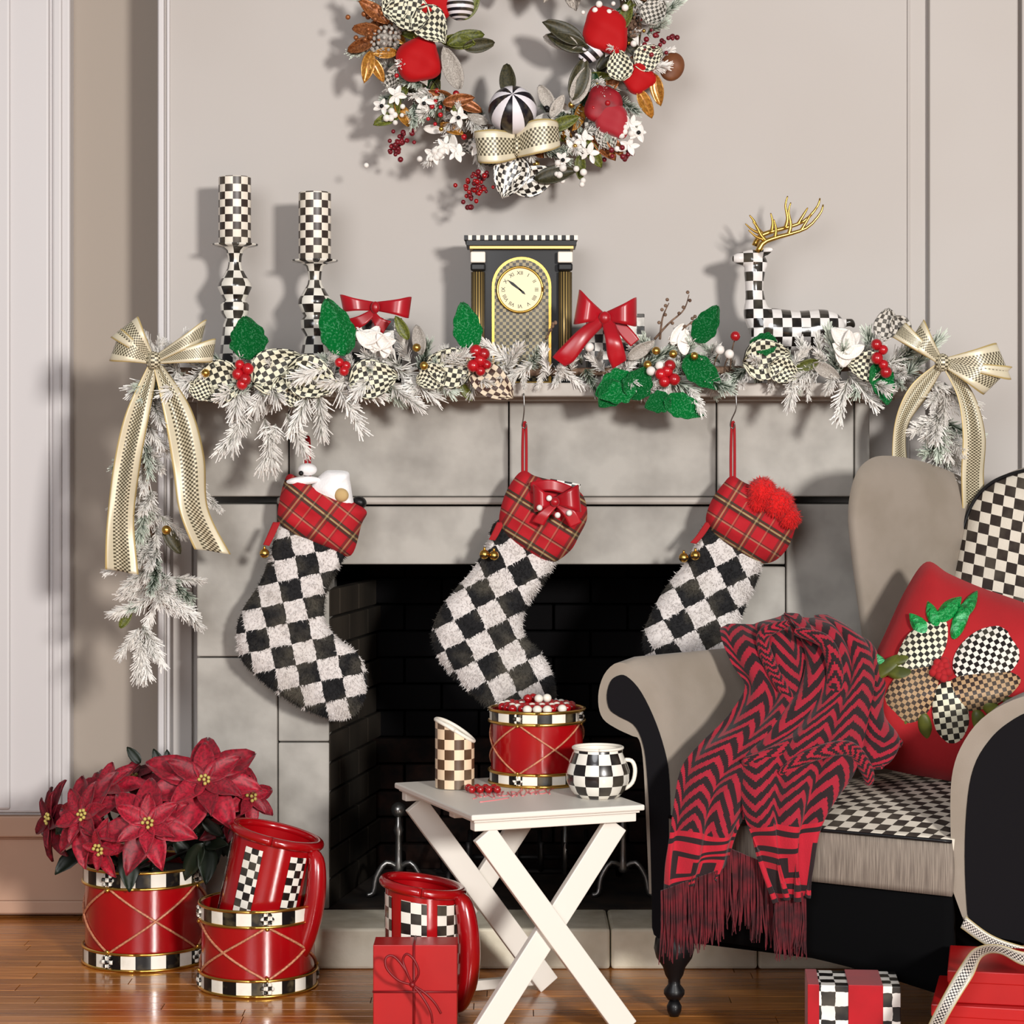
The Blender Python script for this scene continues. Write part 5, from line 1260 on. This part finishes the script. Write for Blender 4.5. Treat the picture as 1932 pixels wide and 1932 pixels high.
def zc(y_):
    T_ = [(1150,4.96),(1165,4.93),(1230,4.89),(1300,4.83),(1400,4.72),(1480,4.66),(1540,4.62),(1600,4.60),(1700,4.60)]
    for (a, b), (c, d) in zip(T_, T_[1:]):
        if a <= y_ <= c: return b+(d-b)*(y_-a)/(c-a)
    return T_[-1][1] if y_ > 1600 else T_[0][1]
def cloth(Lp, Rp, zo, folds, colf, n=230, m_=130, name='fold', bump=.018, ph=0):
    L = cr([at(a, b, zc(b)+zo+(.03 if i < 1 else 0)) for i, (a, b) in enumerate(Lp)], n); Q = cr([at(a, b, zc(b)+zo+(.03 if i < 1 else 0)) for i, (a, b) in enumerate(Rp)], n)
    m = MB()
    def fn(u, v):
        i = round(u*n); p = L[i].lerp(Q[i], v)
        b = bump*(.5+.5*math.cos((v*folds+ph+.35*math.sin(u*4))*2*math.pi))*min(1, u*6+.25)+.022*math.sin(math.pi*v)**.7
        tx = .006*math.sin((v*folds+ph)*2*math.pi+1.2)
        return p+Vector((tx, -b, .004*math.sin(u*23+v*9)))
    m.sheet(fn, n, m_, .005, colfn=colf); return part(name, m, mCol, th)
cloth([(1352,1184),(1356,1210),(1376,1250),(1400,1296),(1372,1345),(1318,1396),(1280,1450),(1264,1520),(1254,1590),(1248,1640),(1246,1688)],
      [(1490,1160),(1512,1190),(1530,1250),(1528,1320),(1500,1390),(1462,1450),(1426,1500),(1404,1550),(1390,1590),(1378,1624),(1362,1645)], 0, 2.6, wovencol(19, 1.25, .76, 3.2), name='left_drape')
cloth([(1478,1158),(1500,1185),(1520,1240),(1500,1310),(1450,1370),(1402,1420),(1396,1470),(1402,1530),(1420,1580),(1438,1640),(1462,1696)],
      [(1562,1162),(1610,1185),(1640,1225),(1650,1280),(1640,1340),(1630,1400),(1612,1455),(1576,1510),(1546,1570),(1532,1630),(1520,1690)], -.02, 3.0, wovencol(19, 1.25, .76, 3.6, 4), name='right_drape', ph=.3)
cloth([(1500,1170),(1548,1220),(1560,1290),(1548,1350),(1520,1400),(1500,1430)],
      [(1580,1172),(1640,1215),(1668,1280),(1664,1340),(1692,1400),(1660,1446)], .03, 2.2, wovencol(13, 1.2, 1.1, 3), n=150, m_=100, name='inner_drape', bump=.02)
# rolled folds across the drape
for P_, r_ in (([(1500,1190,4.84),(1560,1215,4.82),(1575,1290,4.80),(1545,1370,4.74),(1480,1412,4.68),(1402,1440,4.65)], 17), ([(1470,1460,4.64),(1530,1425,4.64),(1600,1412,4.66),(1634,1450,4.68),(1640,1480,4.69)], 14), ([(1560,1330,4.79),(1640,1372,4.78),(1700,1405,4.80)], 15), ([(1488,1176,4.87),(1440,1200,4.86),(1460,1270,4.82),(1500,1330,4.78)], 13)):
    m = MB(); C = cr([at(*p) for p in P_], 70); rr = [r_*4.7/F*(.35+.65*math.sin(math.pi*min(1, max(.02, k/70)))**.5) for k in range(71)]
    m.tube(C, rr, 40, vs=1); cf = wovencol(15, 1.0, 2, 3); m.c = [cf(f_[0]//40/70, (f_[0] % 40)/40) for f_ in m.f]; part('rolled_fold', m, mCol, th)
def fringe(x0, y0, x1, y1, z, ln, n, seed):
    r = random.Random(seed); m = MB()
    for k in range(n):
        t = k/n; p = at(x0+(x1-x0)*t, y0+(y1-y0)*t-4, z+r.uniform(-.006, .006)); l = ln*r.uniform(.85, 1.08)
        m.tube(cr([p, p+Vector((r.gauss(0,.002), r.gauss(-.002,.003), -l*.5)), p+Vector((r.gauss(0,.005), r.gauss(0,.004), -l))], 4), [.0024,.0024,.0022,.002,.001], 4)
    o = part('fringe', m, mFringe, th, smooth=False); o['kind'] = 'stuff'
fringe(1248, 1684, 1364, 1642, 4.575, .142, 80, 1); fringe(1462, 1690, 1520, 1688, 4.57, .125, 52, 2); fringe(1366, 1600, 1462, 1640, 4.60, .16, 60, 3); fringe(1258, 1670, 1350, 1640, 4.60, .13, 50, 4)

# ------------------------------------------------------------------ loose checked ribbon over the red boxes
m = MB(); strip2(m, [(1990,1796,4.12),(1932,1796,4.12),(1880,1782,4.14),(1838,1790,4.17),(1812,1822,4.19),(1786,1866,4.18),(1760,1915,4.18),(1736,1965,4.20)],
    [(1990,1822,4.12),(1932,1822,4.12),(1886,1800,4.14),(1854,1806,4.17),(1836,1842,4.18),(1812,1880,4.17),(1786,1925,4.17),(1764,1972,4.19)], 50, 6, .0012)
solo('checked_ribbon', m, mRibD, 'loose checked ribbon trailing over the red boxes to the floor', 'ribbon', base=at(1838, 1790, 4.17))
